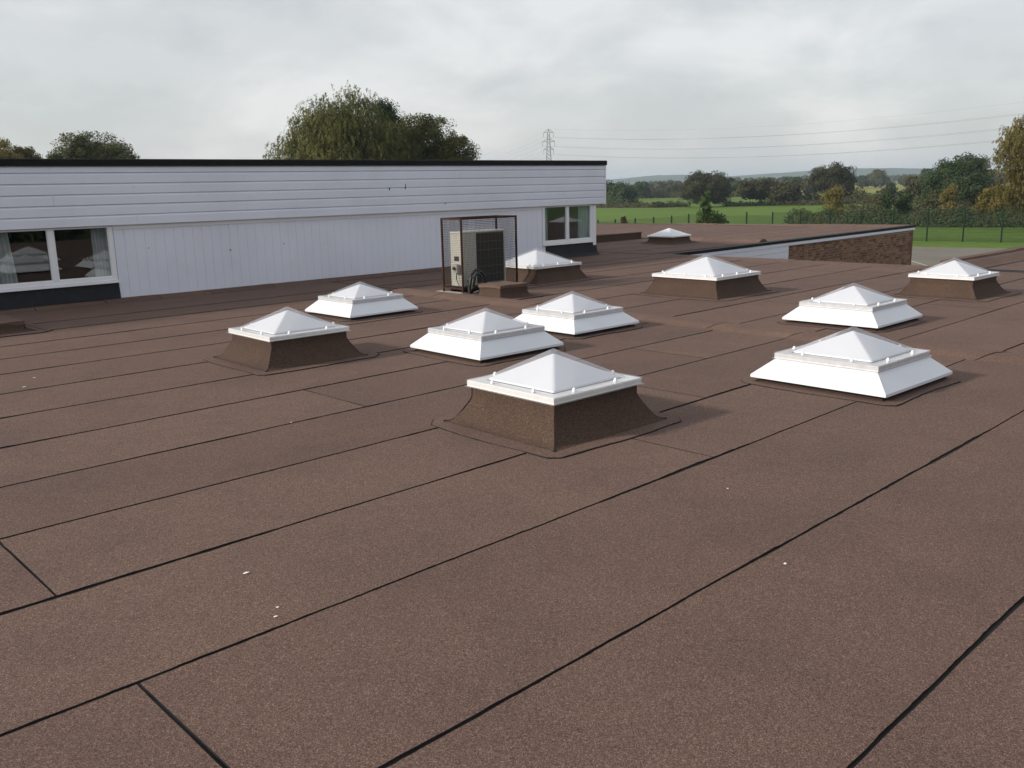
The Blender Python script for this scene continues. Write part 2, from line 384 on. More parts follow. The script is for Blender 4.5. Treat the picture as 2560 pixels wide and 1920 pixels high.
def wob(seed, amp=.010):
    r_ = np.random.default_rng(abs(int(seed))); ph = r_.uniform(0, 6.28, 7); fr = np.array([.35, .8, 1.7, 3.3, 6.7, 12.1, 23.0]); am = np.array([1.5, .7, .35, .25, .2, .16, .13])*amp
    return lambda x: float((am*np.sin(fr*x+ph)).sum())
SE = {}
def seam_fns(i, sec):
    if (i, sec) not in SE:
        SE[(i, sec)] = (wob(1000+i*7+sec*131, .0048), wob(5000+i*11+sec*77, 1.0))
    return SE[(i, sec)]
def gap(fn, x, far):
    g = .0018 + .0030*max(0.0, fn(x)) + .006*max(0.0, fn(x*3.1+2)-0.7)
    return min(g, .017)
def felt_row(i, sec, ya, yb, slope, xa, xb, parent, step, z, lap=.0036):
    """one length of felt between seam i (y=ya) and seam i+1 (y=yb)"""
    cA, gA = seam_fns(i, sec); cB, gB = seam_fns(i+1, sec)
    n = max(2, int((xb-xa)/step)); X = np.linspace(xa, xb, n+1)
    rg = np.random.default_rng(abs(i*977+sec*31+int(xa*13)) + 5)
    rag = .0016 if step < .06 else .0006
    K = 9 if step < .06 else 3
    V = []; Fc = []; k = K+2
    e0 = np.abs(rg.normal(0, .0035, K))+.004; e1 = np.abs(rg.normal(0, .0028, K))+.003
    for q, x in enumerate(X):
        y0 = ya + slope*x + cA(x) + gap(gA, x, 0) + abs(rg.normal(0, rag)); y1 = yb + slope*x + cB(x) - gap(gB, x, 0) - abs(rg.normal(0, rag))
        for c_ in range(K):
            t_ = c_/(K-1); y = y0+(y1-y0)*t_; xx = x
            if q == 0: xx = x + e0[c_]
            if q == n: xx = x - e1[c_]
            V.append((xx, y, z + lap*(1-t_)**1.2 - .001*t_))
        V.append((V[-K][0], y0-.0008, 0.0005)); V.append((V[-2][0], y1, 0.0005))
    mi = []
    for q in range(n):
        a, b = q*k, (q+1)*k
        for c_ in range(K-1): Fc.append((a+c_, b+c_, b+c_+1, a+c_+1)); mi.append(0)
        Fc += [(a+K, b+K, b, a), (a+K-1, b+K-1, b+K+1, a+K+1)]; mi += [1, 1]
    Fc += [tuple([K]+list(range(K))+[K+1]), tuple(reversed([n*k+K]+[n*k+c_ for c_ in range(K)]+[n*k+K+1]))]; mi += [1, 1]
    return mesh('felt_sheet', V, Fc, [FELT, BITUMEN], parent, matidx=mi)

# seams of the near section (y at x=0), west of the low felt hump
SA = [-8.9,-8.0,-7.05,-6.1,-5.15,-4.2,-3.25,-2.3,-1.35,-.42,.47,.985,1.955,2.955,3.880,4.800,5.707,6.640,7.575,8.525,9.520,10.44,11.35,12.30,13.10,14.62]
SA = [y for y in SA if y != .47]
joints = {  # transverse end joints that the photograph shows, by seam index of the row's lower edge
    11: [-1.4], }
def near_row(i, yv):
    r_ = random.Random(i*17+3)
    if abs(yv-.985) < .01: return [-2.1]
    if abs(yv-1.955) < .01: return [.96]
    if abs(yv-2.955) < .01: return [4.48]
    if abs(yv-3.880) < .01: return [.98, 5.75]
    if abs(yv-4.800) < .01: return [7.1]
    if abs(yv-5.707) < .01: return [3.8]
    return sorted(r_.uniform(-3, 8) for _ in range(r_.choice((0, 1, 1))))
for i in range(len(SA)-1):
    cuts = [-5] + near_row(i, SA[i]) + [8.60 if SA[i] < 12 else 9.0]
    fine = .03 if 0.5 < SA[i] < 5.5 else (.05 if 0.5 < SA[i] < 9 else .12)
    for j in range(len(cuts)-1):
        felt_row(i, 0, SA[i], SA[i+1], .022, cuts[j], cuts[j+1], roof, fine, .0052)
SB = [-8.9+.97*q for q in range(12)]; SB = [2.87-.97*q for q in range(12, 0, -1)] + [2.87, 3.88, 4.80, 5.76, 6.74, 7.70, 8.66, 9.62, 10.58, 11.52, 12.42, 13.12]
for i in range(len(SB)-1):
    r_ = random.Random(i*23+1)
    cuts = [9.02] + sorted(r_.uniform(10, 16) for _ in range(r_.choice((1, 1, 2)))) + [17.0]
    for j in range(len(cuts)-1):
        felt_row(i, 1, SB[i], SB[i+1], .020, cuts[j], cuts[j+1], roof, .12, .0052)
# strip beside the clerestory wall, east of the hump
felt_row(30, 1, 13.14, 14.45, .012, 9.02, 17.2, roof, .2, .0052)
felt_row(33, 1, 14.67, 15.16, .0, 16.62, 17.24, roof, .2, .0052, .001)
for i in range(7):
    felt_row(i, 2, -8+i*2.02, -8+(i+1)*2.02, .004, 17.4, 33.9, roof_side, .4, .0052)
for i in range(13):
    felt_row(i, 3, 13.72+i*1.02, 13.72+(i+1)*1.02, .0, 17.27, 22.0, wing_roof, .3, .0052, .0012)
    felt_row(i, 4, 13.72+i*1.02, 13.72+(i+1)*1.02, .0, 22.55, 30.45, wing_roof, .3, .0052, .0008)
for i in range(12): felt_row(i, 5, 15.2+i*1.02, 15.2+(i+1)*1.02, 0, 16.6, 17.2, roof_link, .3, .0052)

def felt_run(name, prof, p0, p1, cuts, parent, mat=FELT, skew=.04):
    """a formed felt detail laid in lengths; cuts are fractions along the run"""
    p0, p1 = Vector(p0), Vector(p1); d = (p1-p0); ln = d.length; d.normalize(); n = Vector((-d.y, d.x, 0))
    fr = [0]+list(cuts)+[1]
    for a, b in zip(fr[:-1], fr[1:]):
        r_ = random.Random(int(a*1000)+len(name)); dz = r_.uniform(0, .004)
        pr = [(u, z+(dz if z > .003 else 0)) for u, z in prof]; k = len(pr); V = []
        m = max(2, int(ln*(b-a)/.25))
        wv = wob(int(a*977)+k, .004)
        for q in range(m+1):
            t_ = a+(b-a)*q/m; c = p0+d*(ln*t_)
            if q == 0: c = c+d*.005
            if q == m: c = c-d*.005
            for jn, (u, z) in enumerate(pr):
                e_ = wv(ln*t_+jn*.7)
                s_ = d*(skew*u if q in (0, m) else 0)
                V.append(c + n*(u+e_) + Vector((0, 0, z+(e_*.6 if z > .02 else 0))) + s_)
        Fc = [(q*k+j, (q+1)*k+j, (q+1)*k+j+1, q*k+j+1) for q in range(m) for j in range(k-1)]
        Fc += [tuple(range(k)), tuple(reversed([m*k+j for j in range(k)]))]
        mesh(name, V, Fc, mat, parent)
# low hump over the movement joint
hump = [(.27,.0015),(.22,.012),(.14,.040),(.05,.056),(-.06,.056),(-.14,.038),(-.21,.012),(-.27,.0015)]
ycuts = [-6.2,-5.0,-3.9,-2.8,-1.6,-.4,.8,1.9,2.95,3.9,4.88,5.90,6.91,7.9,8.9,10.0,11.0]
felt_run('felt_hump_cap', hump, (8.83, -9.3, 0), (8.83, 12.15, 0), [(y+9.3)/21.45 for y in ycuts], roof, skew=.5)
# kerb along the courtyard edge, and along the side wing
kerb = [(.34,.0015),(.27,.012),(.12,.022),(.0,.030),(-.10,.030),(-.105,-.10),(-.12,-.10)]
felt_run('felt_kerb', kerb, (17.16, 6.6, 0), (17.16, 13.45, 0), [.14,.31,.47,.62,.78,.9], roof)
kerb2 = [(-.50,.0015),(-.44,.012),(-.22,.10),(-.12,.115),(-.10,.15),(.08,.155),(.085,-.12),(.07,-.12)]
felt_run('felt_kerb', kerb2[::-1] and kerb2, (17.10, 6.80, 0), (33.9, 6.80, 0), [.1,.2,.3,.4,.5,.6,.7,.8,.9], roof_side)
# hump and kerb of the far wing
hump2 = [(.25,.0015),(.20,.012),(.12,.06),(.04,.085),(-.06,.085),(-.13,.06),(-.19,.012),(-.25,.0015)]
felt_run('felt_hump_cap', hump2, (22.28, 13.75, 0), (22.28, 16.9, 0), [.3,.6], wing_roof)
kerbf = [(.42,.0015),(.34,.012),(.14,.07),(.05,.10),(-.08,.10),(-.085,-.10),(-.10,-.10)]
felt_run('felt_kerb', kerbf, (30.9, 13.5, -.0), (30.9, 28.8, -.12), [.12,.25,.37,.5,.62,.75,.87], wing_roof)

# low felt upstand standing on the far wing
o = empty('felt_upstand', (22.3, 17.9, 0)); tag(o, 'low dark felt covered upstand on the far wing past the white clad block', 'upstand')
ox, oy = o.location.x, o.location.y
MB().bbox(17.4-ox, 22.13-ox, 17.92-oy, 18.2-oy, .0, .19, .01).build('upstand_body', FELT2, o)
MB().bbox(17.38-ox, 22.15-ox, 17.90-oy, 18.22-oy, .19, .215, .008).build('felt_cap', FELT, o)

# ------------------------------------------------------------------ roof lights
def ring(z, h, cham=0.0):
    return [(-h,-h,z),(h,-h,z),(h,h,z),(-h,h,z)]
def ringfaces(a, b): return [(a+j, a+(j+1)%4, b+(j+1)%4, b+j) for j in range(4)]
def prng(seed): return random.Random(seed)
def flange_outline(h, ch, seed, n=14):
    r_ = prng(seed); pts = []
    C = [(-h,-h),(h,-h),(h,h),(-h,h)]
    cs = [ch*r_.uniform(.6, 1.5) for _ in range(4)]
    for j in range(4):
        a = Vector(C[j]); b = Vector(C[(j+1)%4]); d = (b-a).normalized(); nn = Vector((d.y, -d.x))
        s, e_ = a+d*cs[j], b-d*cs[(j+1)%4]
        ph = r_.uniform(0, 6)
        for q in range(n+1):
            t_ = q/n; bow = .012*math.sin(math.pi*t_*2+ph)+r_.uniform(-.004, .004)
            pts.append(s+(e_-s)*t_+nn*bow)
    return pts
cap_mb = MB().lathe([(.018,0),(.0175,.005),(.0155,.007),(.0145,.014),(.0105,.024),(.005,.029)], 10)
cap_me = bpy.data.meshes.new('fixing_cap'); cap_me.from_pydata(cap_mb.V, [], cap_mb.F); cap_me.materials.append(PVC)
cap_me.polygons.foreach_set('use_smooth', [True]*len(cap_me.polygons))

def roof_light(X, Y, a, zf, za, kind, label, seed, caps=2):
    """X, Y = west/south corner of the frame, a = its side, zf = underside of the frame, za = apex of the outer dome"""
    r_ = prng(seed)
    c = empty('roof_light', (X+a/2, Y+a/2, .0), R(r_.uniform(-.8, .8)))
    tag(c, label, 'roof light', 'pyramid roof lights on the flat roof')
    h = a/2
    # flashing sheet on the roof with its bitumen bead
    fh = h + (.235 if kind == 'dark' else .20)
    pts = flange_outline(fh, .10, seed); n = len(pts)
    V = [(p_.x, p_.y, .0145) for p_ in pts] + [(p_.x*1.002, p_.y*1.002, .002) for p_ in pts]
    mesh('flashing', V, [tuple(range(n))] + [(n+j, n+(j+1)%n, (j+1)%n, j) for j in range(n)], FELT, c)
    bead = []
    for j, p_ in enumerate(pts):
        k_ = 1 + (.0015 + .008*max(0, math.sin(j*.9+seed)-.45) + r_.uniform(0, .004))/fh
        bead.append((p_.x*k_, p_.y*k_))
    V = [(x, y, .0118) for x, y in bead] + [(x*1.003, y*1.003, .001) for x, y in bead]
    mesh('bitumen_bead', V, [tuple(range(n))] + [(n+j, n+(j+1)%n, (j+1)%n, j) for j in range(n)], BITUMEN, c)
    u = h-.035
    if kind == 'dark':
        prof = [(u, zf+.012), (u+.001, zf*.74), (u+.010, zf*.64), (u+.050, zf*.38), (u+.086, zf*.17), (u+.118, zf*.075), (u+.15, .0165)]
    else:
        prof = [(u, zf+.012), (u+.002, .11), (u+.03, .06), (u+.075, .030), (u+.125, .0165)]
    # four felt upstand faces, mitred at the corners
    m = 16
    for j in range(4):
        V = []
        wv = wob(seed*10+j, .003)
        for hh, z in prof:
            for q in range(m+1):
                t_ = -1+2*q/m; x = t_*hh; y = -hh
                zz = z + (wv(t_*2+hh*9)*.5 if z > .03 and z < zf else 0); y += wv(t_*3+z*20)*(1 if z < zf*.8 else .2)
                if q in (0, m): x += r_.uniform(-.003, .003)
                V.append((x, y, zz))
        Fc = [(i*(m+1)+q, (i+1)*(m+1)+q, (i+1)*(m+1)+q+1, i*(m+1)+q+1) for i in range(len(prof)-1) for q in range(m)]
        s_ = mesh('upstand_face', V, Fc, FELT2, c, smooth=True); s_.rotation_euler.z = j*math.pi/2
    # bitumen bleed down the mitred corners
    for j in range(4):
        mbb = MB()
        cx, cy = [(-1,-1),(1,-1),(1,1),(-1,1)][j]
        path = [(cx*(hh+.0005), cy*(hh+.0005), z) for hh, z in prof[1:]]
        mbb.tube(path, [.0015+.002*r_.random() for _ in path[:-2]]+[.004, .009], 5)
        mbb.build('corner_bleed', BITUMEN, c)
    # white lining inside, so that the shaft below the dome is pale
    li = u-.03; V = ring(.02, li)+ring(zf+.01, li)
    mesh('shaft_lining', V, [(0,1,2,3)]+[tuple(reversed(f)) for f in ringfaces(0, 4)], PVC, c)
    fm = ALU if kind == 'white' else WFRAME
    if kind == 'white':
        # splayed white skirt of four boards with a small drip lip
        ht, zt, hb, zb = h-.030, zf+.006, h+.125, .052
        for j in range(4):
            ht2, hb2 = ht-.0015, hb-.0015
            V = [(-ht2,-ht,zt),(ht2,-ht,zt),(hb2,-hb,zb+.022),(-hb2,-hb,zb+.022),(hb2,-hb-.001,zb),(-hb2,-hb-.001,zb),(hb2-.012,-hb+.012,zb),(-hb2+.012,-hb+.012,zb),(ht2,-ht+.012,zt-.004),(-ht2,-ht+.012,zt-.004)]
            s_ = mesh('skirt_board', V, [(0,3,2,1),(3,5,4,2),(5,7,6,4),(7,9,8,6)], SKIRT, c); s_.rotation_euler.z = j*math.pi/2
    # frame: bottom flange, upright, top ring
    zt = zf+.043
    if kind == 'plain':
        V = ring(zf-.006, h)+ring(zf+.030, h)+ring(zf+.042, h-.02)+ring(zf+.046, h-.06)+ring(zf-.006, h-.06)
    else:
        V = ring(zf, h-.012)+ring(zt-.006, h-.012)+ring(zt, h-.018)+ring(zt, h-.105)+ring(zf, h-.105)
    mesh('frame', V, ringfaces(0,4)+ringfaces(4,8)+ringfaces(8,12)+ringfaces(12,16)+ringfaces(16,0), PVC if kind == 'plain' else fm, c)
    if kind != 'plain':
        V = ring(zf-.002, h+.004)+ring(zf+.002, h+.004)+ring(zf+.004, h-.0125)+ring(zf-.002, h-.0125)
        mesh('frame_lip', V, ringfaces(0,4)+ringfaces(4,8)+ringfaces(8,12)+ringfaces(12,0), CLEAR, c)
    # opal inner dome with slightly rounded hips
    def dome(name, hb, z0, z1, mat, curb, rnd):
        V = []; lv = [(1.0, 0.0), (.985, curb)]
        for t_ in np.linspace(.94, rnd, 6): lv.append((t_, None))
        V = []; k = 20
        def outline(s):
            P = []; rr = .04*hb + .02*s*hb
            for j in range(4):
                cx, cy = [(-1,-1),(1,-1),(1,1),(-1,1)][j]
                a0 = math.pi + j*math.pi/2
                for q in range(5):
                    an = a0 + q*math.pi/8
                    r2 = min(rr, s*hb)
                    P.append((cx*(s*hb-r2)+r2*math.cos(an), cy*(s*hb-r2)+r2*math.sin(an)))
            return P
        for s, zc in lv:
            z = z0+zc if zc is not None else z0+curb+(1-s/.985)*(z1-z0-curb)
            V += [(x, y, z) for x, y in outline(s)]
        V.append((0, 0, z1-(.003 if name == 'opal_dome' else .001))); nl = len(lv)
        Fc = [(i*k+j, i*k+(j+1)%k, (i+1)*k+(j+1)%k, (i+1)*k+j) for i in range(nl-1) for j in range(k)]
        Fc += [((nl-1)*k+j, (nl-1)*k+(j+1)%k, nl*k) for j in range(k)]
        return mesh(name, V, Fc, mat, c)
    if kind == 'plain':
        dome('opal_dome', h-.05, zf+.044, za, OPAL, .006, .03)
    else:
        dome('opal_dome', h-.115, zt+.002, za-.036, OPAL, .012, .05)
        dm = dome('clear_dome', h-.085, zt+.004, za, CLEAR, .012, .03)
        V = ring(zt+.004, h-.006)+ring(zt+.004, h-.086)+ring(zf+.012, h-.006)
        mesh('clear_brim', V, ringfaces(0,4)[::1]+ringfaces(8,0), CLEAR, c)
        # conical fixing caps
        tt = {2: (-.46, .46), 3: (-.62, 0, .62)}[caps]
        for j in range(4):
            for t_ in tt:
                an = j*math.pi/2; x, y = t_*h, -(h-.052)
                o_ = inst('fixing_cap', cap_me, c, (x*math.cos(an)-y*math.sin(an), x*math.sin(an)+y*math.cos(an), zt+.004))
                k_ = 1.0 if a > 1 else .86; o_.scale = (k_, k_, k_)
    return c
RL = [
 (4.013, 3.944, .892, .272, .535, 'dark', 'pyramid roof light on tall brown upstand, with white skirted ones behind and beside it', 2),
 (5.619, 6.488, .871, .207, .451, 'white', 'white skirted pyramid roof light directly behind the tall brown upstand one', 2),
 (7.283, 6.842, .858, .195, .446, 'white', 'white skirted pyramid roof light standing in front of the felt box by the cage', 2),
 (4.064, 7.742, .899, .269, .525, 'dark', 'pyramid roof light on brown upstand between the grey curtained window and the open felt', 2),
 (6.448, 10.006, .850, .213, .444, 'white', 'white skirted pyramid roof light closest to the long white clad wall', 2),
 (6.593, 3.031, .915, .208, .464, 'white', 'large bright white skirted pyramid roof light on the near side of the felt hump', 2),
 (9.646, 4.567, .905, .212, .467, 'white', 'white skirted pyramid roof light just beyond the felt hump', 2),
 (10.952, 7.500, 1.182, .269, .589, 'dark', 'widest pyramid roof light, three caps a side, on brown upstand facing the brick wall', 3),
 (12.910, 4.715, .918, .264, .526, 'dark', 'pyramid roof light on brown felt upstand in front of the courtyard kerb corner', 2),
 (10.891, 11.109, 1.166, .261, .571, 'dark', 'pyramid roof light on brown upstand partly hidden behind the rusty mesh cage', 3),
 (20.403, 15.449, .879, .197, .426, 'plain', 'small plain white pyramid roof light without caps, standing on the far wing', 2),
 (25.9, 4.0, .92, .265, .53, 'dark', 'pyramid roof light on the side wing beyond the thick felt kerb, reflected in the window', 2),
]
for i, (X, Y, a, zf, za, kd, lb, cp) in enumerate(RL): roof_light(X, Y, a, zf, za, kd, lb, 100+i*13, cp)

# ------------------------------------------------------------------ white clerestory block
YW = 14.80
X0, X1 = -4.0, 16.53
blk = empty('clerestory_block', (X0, YW, 0)); tag(blk, 'long white clad clerestory block with black roof trim and strip windows', 'building')
blk.location = (0, 0, 0)
FB, FT, BT = 1.210, 2.112, 2.215         # fascia bottom, fascia top, trim top
WIN = [(3.44, 5.225, 4.315, False), (14.73, 16.42, 15.555, True)]
ZW0, ZW1 = .325, 1.205
mb = MB()
# solid wall behind the cladding with window openings, butted pieces
xs_ = [X0, WIN[0][0], WIN[0][1], WIN[1][0], WIN[1][1], X1]
for j in (0, 2, 4): mb.box(xs_[j], xs_[j+1], YW+.012, YW+.20, .0, FB-.002)
for j in (1, 3): mb.box(xs_[j], xs_[j+1], YW+.012, YW+.20, .0, ZW0-.012)
mb.box(X1-.2, X1, YW+.2, 22, -3.3, FB-.002).box(X0, X0+.2, YW+.2, 22, -3.3, FB-.002)
mb.build('wall', CLAD, blk)
MB().box(X0+.2, X1-.2, 21.8, 22, -3.3, FB).build('rear_wall', ROOMW, blk)
MB().box(X0+.21, X1-.21, YW+.205, 21.79, -2.6, -2.5).build('room_floor', ROOMW, blk)
MB().box(X0-.2, X1+.2, YW+.05, 22.2, FB+.002, FT-.05).build('roof_deck', ROOMW, blk)
MB().box(X0+.21, X1-.21, YW+.205, 21.79, FB-.03, FB-.004).build('ceiling', ROOMW, blk)
MB().box(9.8, 9.9, YW+.21, 21.78, -2.5, FB-.031).build('partition_wall', ROOMW, blk)
MB().box(X0-.26, X1+.26, YW+.0, 22.26, FT-.045, BT-.03).build('roof_slab', BITUMEN, blk)
# horizontal fascia boards, shiplap: chamfered top edge under a thin gap
pitch = (FT-FB)/5.62; z = FB; nb = 0
while z < FT-.01:
    z1 = min(z+pitch, FT+.01); hgt = z1-z-.003
    hgt -= .0012; prof = [(0,0),(0,hgt-.032),(-.018,hgt-.010),(-.019,hgt),(-.030,hgt),(-.030,0)]
    xj = [X0-.3] + [x_ for x_ in (.6+1.9*(nb % 3), 5.6+1.9*(nb % 3), 10.6+1.7*(nb % 3))] + [X1+.262]; nb += 1
    for xa_, xb_ in zip(xj[:-1], xj[1:]):
        dy = random.Random(nb*9+int(xa_)).uniform(-.0015, .0015)
        MB().profile([(-u, z+v) for u, v in prof], (xa_+.0012, YW-.075+dy, 0), (xb_-.0012, YW-.075+dy, 0)).build('fascia_board', CLAD, blk)
    z += pitch
MB().box(X0-.3, X1+.262, YW-.043, YW-.005, FB+.004, FT).build('fascia_backing', ROOMW, blk)
MB().bbox(X1+.264, X1+.30, YW-.082, YW-.040, FB-.012, FT+.002).build('corner_trim', PVC, blk)
MB().box(X1+.264, X1+.276, YW-.038, 22.2, FB, FT).build('end_fascia', CLAD, blk)
# black roof-edge trim in lengths
for a, b in ((X0-.3, .9), (.9, 3.9), (3.9, 6.9), (6.9, 9.9), (9.9, 12.9), (12.9, X1+.31)):
    MB().profile([(.0,FT-.004),(-.0,BT-.012),(.02,BT),(.07,BT-.005),(.07,BT-.05),(.03,BT-.05),(.022,FT-.004)], (a+.002, YW-.105, 0), (b-.002, YW-.105, 0)).build('roof_edge_trim', BLACKT, blk)
MB().box(X1+.285, X1+.312, YW-.03, 22.2, FT+.004, BT-.004).build('roof_edge_trim', BLACKT, blk)
# frieze under the fascia, in two lengths
for a, b in ((WIN[0][1]+.004, 9.64), (9.645, WIN[1][0]-.004)):
    MB().bbox(a, b, YW-.018, YW+.010, 1.143, FB+.02, .002).build('frieze_board', PVC, blk)
# vertical boards
def vboards(xa, xb, z0, z1):
    n = max(1, round((xb-xa)/.161)); s = (xb-xa)/n
    for j in range(n):
        r_ = random.Random(int((xa+j)*100)); dy = r_.uniform(-.0012, .0012)
        x0, x1 = xa+j*s+.0007, xa+(j+1)*s-.0007; y = YW-.004+dy; b = .0022
        V = [(x0,YW+.010,z0),(x0,y+b,z0),(x0+b,y,z0),(x1-b,y,z0),(x1,y+b,z0),(x1,YW+.010,z0)]
        V += [(q[0], q[1], z1) for q in V]
        mesh('cladding_board', V, [(0,1,7,6),(1,2,8,7),(2,3,9,8),(3,4,10,9),(4,5,11,10),(0,5,4,3,2,1)], CLAD, blk)
vboards(WIN[0][1]+.012, WIN[1][0]-.008, .063, 1.141)
vboards(X0, WIN[0][0]-.01, .063, 1.141)
vboards(WIN[1][0]-.006, WIN[1][0]+.092, .063, .292)
MB().bbox(WIN[1][1]+.004, X1+.004, YW-.02, YW+.01, .24, 1.20, .003).build('corner_post', PVC, blk)
MB().bbox(WIN[1][1]+.055, WIN[1][1]+.063, YW-.024, YW-.02, .25, 1.19, .001).build('post_bead', PVC, blk)
# charcoal flashing below the windows
for a, b, pf in ((WIN[0][0]-.01, WIN[0][1]+.010, [(.01,.318),(.018,.318),(.045,.066),(.01,.066)]), (WIN[1][0]+.094, X1+.012, [(.01,.318),(.018,.318),(.06,.085),(.13,.03),(.175,.014),(.01,.014)])):
    MB().profile(pf, (b, YW+.012, 0), (a, YW+.012, 0)).build('lead_flashing', DARKB, blk) 
# windows
for (a, b, mx, _) in WIN:
    fw_ = .07
    MBf = MB()
    wn = empty('window', (0, 0, 0)) if False else None
    zb = ZW0+.025
    mbw = MB().bbox(a, a+fw_, YW-.016, YW+.06, zb, ZW1, .004).bbox(b-fw_, b, YW-.016, YW+.06, zb, ZW1, .004)
    mbw.bbox(a+fw_, b-fw_, YW-.014, YW+.058, zb, zb+.068, .004).bbox(a+fw_, b-fw_, YW-.014, YW+.058, ZW1-.03, ZW1, .004)
    wf = mbw.build('window', PVC, blk)
    MB().bbox(mx-.043, mx+.043, YW-.020, YW+.055, zb+.068, ZW1-.03, .006).build('mullion', PVC, wf)
    MB().bbox(a-.01, b+.012, YW-.055, YW+.05, zb-.034, zb-.004, .006).build('sill', PVC, wf)
    for p0, p1 in ((a+fw_, mx-.043), (mx+.043, b-fw_)):
        MB().box(p0+.001, p1-.001, YW+.02, YW+.026, zb+.069, ZW1-.031).build('pane', GLASS, wf)
        # narrow inner bead round the glass
        q0, q1, r0, r1 = p0, p1, zb+.068, ZW1-.03
        mbb = MB().box(q0, q0+.012, YW-.006, YW+.018, r0, r1).box(q1-.012, q1, YW-.006, YW+.018, r0, r1).box(q0+.012, q1-.012, YW-.006, YW+.018, r0, r0+.012)
        mbb.build('glazing_bead', PVC, wf)
# felt fillet against the wall, with joints about every metre
fil = [(-.002,.0015),(-.002,.062),(.012,.062),(.045,.045),(.10,.018),(.16,.0095),(.165,.0015)]
felt_run('felt_fillet', [(u, z) for u, z in fil], (X1-.0, YW-.006+.0, 0), (X0, YW-.006, 0), [1-(x-X0)/(X1-X0) for x in (14.2,12.9,11.6,10.3,9.2,7.9,6.72,5.85,4.98,3.95,2.8,1.5,0,-1.5)], roof)
# chips and scratches on the white boards
def on_wall(x, y, Y):
    d = pray(x, y); t = Y/d.y; return Vector((d.x*t, Y, CAM_H+d.z*t))
for (x, y, w_, h_) in ((974,473,.012,.03),(1014,466,.010,.055),(1114,509,.012,.012)):
    p_ = on_wall(x, y, YW-.078); MB().hexa([(p_.x-w_,p_.y-.001,p_.z-h_),(p_.x+w_*.3,p_.y-.001,p_.z-h_*.8),(p_.x+w_*.3,p_.y+.02,p_.z-h_*.8),(p_.x-w_,p_.y+.02,p_.z-h_),(p_.x-w_*.2,p_.y-.001,p_.z+h_),(p_.x+w_,p_.y-.001,p_.z+h_*.7),(p_.x+w_,p_.y+.02,p_.z+h_*.7),(p_.x-w_*.2,p_.y+.02,p_.z+h_)]).build('chip', BLACKT, blk)
for (x, y, w_, h_) in ((576,625,.018,.008),(710,609,.008,.008),(372,620,.007,.006)):
    p_ = on_wall(x, y, YW-.006); MB().bbox(p_.x-w_, p_.x+w_, p_.y-.002, p_.y+.01, p_.z-h_, p_.z+h_, .001).build('chip', BLACKT, blk)
# curtains hanging inside
def curtain(xa, xb, y, z0, z1, mat, label, lean=0.0):
    n = max(30, int((xb-xa)/.008)); V = []
    for q in range(n+1):
        t_ = q/n
        for z, sp in ((z0, 1.0), ((z0+z1)/2, .97), (z1, .9)):
            x = xa+(xb-xa)*t_*sp + lean*(z1-z)
            V.append((x, y+.022*math.sin(t_*(xb-xa)*95)+.010*math.sin(t_*(xb-xa)*41+1+z), z))
    Fc = [(q*3+j, q*3+3+j, q*3+4+j, q*3+1+j) for q in range(n) for j in range(2)]
    o = mesh('curtain', V, Fc, mat, smooth=True); tag(o, label, 'curtain', 'curtains behind the clerestory windows'); return o
curtain(4.93, 5.32, YW+.09, -1.2, 1.17, CURT, 'pale grey curtain gathered at the end of the window beside the long white boarding', .0)
curtain(3.40, 3.80, YW+.09, -1.2, 1.17, CURT, 'pale grey curtain in the pane across the mullion from the other grey curtain', .05)
curtain(14.80, 14.98, YW+.09, -1.2, 1.17, CURT2, 'narrow teal curtain in the end window, on its boarding side')
curtain(16.02, 16.42, YW+.09, -1.2, 1.17, CURT2, 'wide teal curtain in the end window, beside the corner post')

# ------------------------------------------------------------------ brick wing
bw = empty('brick_wing', (17.3, 13.4, 0)); bw.location = (0, 0, 0); tag(bw, 'low brick wing wall with white fascia and black roof edge across the courtyard', 'building')
YB = 13.40; XA, XM, XE = 17.27, 22.94, 30.92
def zs(x): return .09*(x-XA)/(XE-XA)
def sbox(xa, xb, y0, y1, z0, z1, name, mat):
    P = [(xa,y0,z0+zs(xa)),(xb,y0,z0+zs(xb)),(xb,y1,z0+zs(xb)),(xa,y1,z0+zs(xa)),(xa,y0,z1+zs(xa)),(xb,y0,z1+zs(xb)),(xb,y1,z1+zs(xb)),(xa,y1,z1+zs(xa))]
    return MB().hexa(P).build(name, mat, bw)
for a, b in ((XA, 20.2), (20.2, 23.2), (23.2, 26.2), (26.2, 29.2), (29.2, XE)):
    sbox(a+.002, b-.002, YB-.075, YB+.16, -.07, .0, 'roof_edge_trim', BLACKT)
sbox(XA, XE-.02, YB-.062, YB-.03, -.155, -.072, 'fascia_board', CLAD)
sbox(XE-.019, XE+.0, YB-.066, YB+.02, -.16, -.071, 'corner_trim', PVC)
for j in range(5):
    sbox(XA, XM-.01, YB-.045, YB-.012, -.158-.165*(j+1)+.006, -.158-.165*j, 'cladding_board', CLAD)
MB().box(XA, XM-.005, YB-.012, YB+.02, -3.3, -.2).build('backing_wall', ROOMW, bw)
MB().box(XM+.004, XE-.125, YB-.002, YB+.018, -3.3, -.10).build('mortar', MORTAR, bw)
bl, bh, bd = .215, .065, .102
bme = {}
for key, ln in (('s', bl), ('h', .1025)):
    m_ = MB().bbox(0, ln, 0, .012, 0, bh, .002) if False else MB().box(0, ln, 0, .012, 0, bh)
    me = bpy.data.meshes.new('brick'); me.from_pydata(m_.V, [], m_.F); me.materials.append(BRICK); bme[key] = me
lst = []
zrow = -.205; row = 0
while zrow > -3.3:
    x = XM+.01; off = row % 2; first = True
    while x < XE-.13:
        ln = .1025 if (off and first) else bl
        ln = min(ln, XE-.125-x)
        if ln > .05:
            zz = zrow if zrow+bh < -.155+zs(x)+.05 else zrow
            lst.append((x, zz, ln))
        x += ln+.010; first = False
    zrow -= .075; row += 1
r_ = random.Random(4)
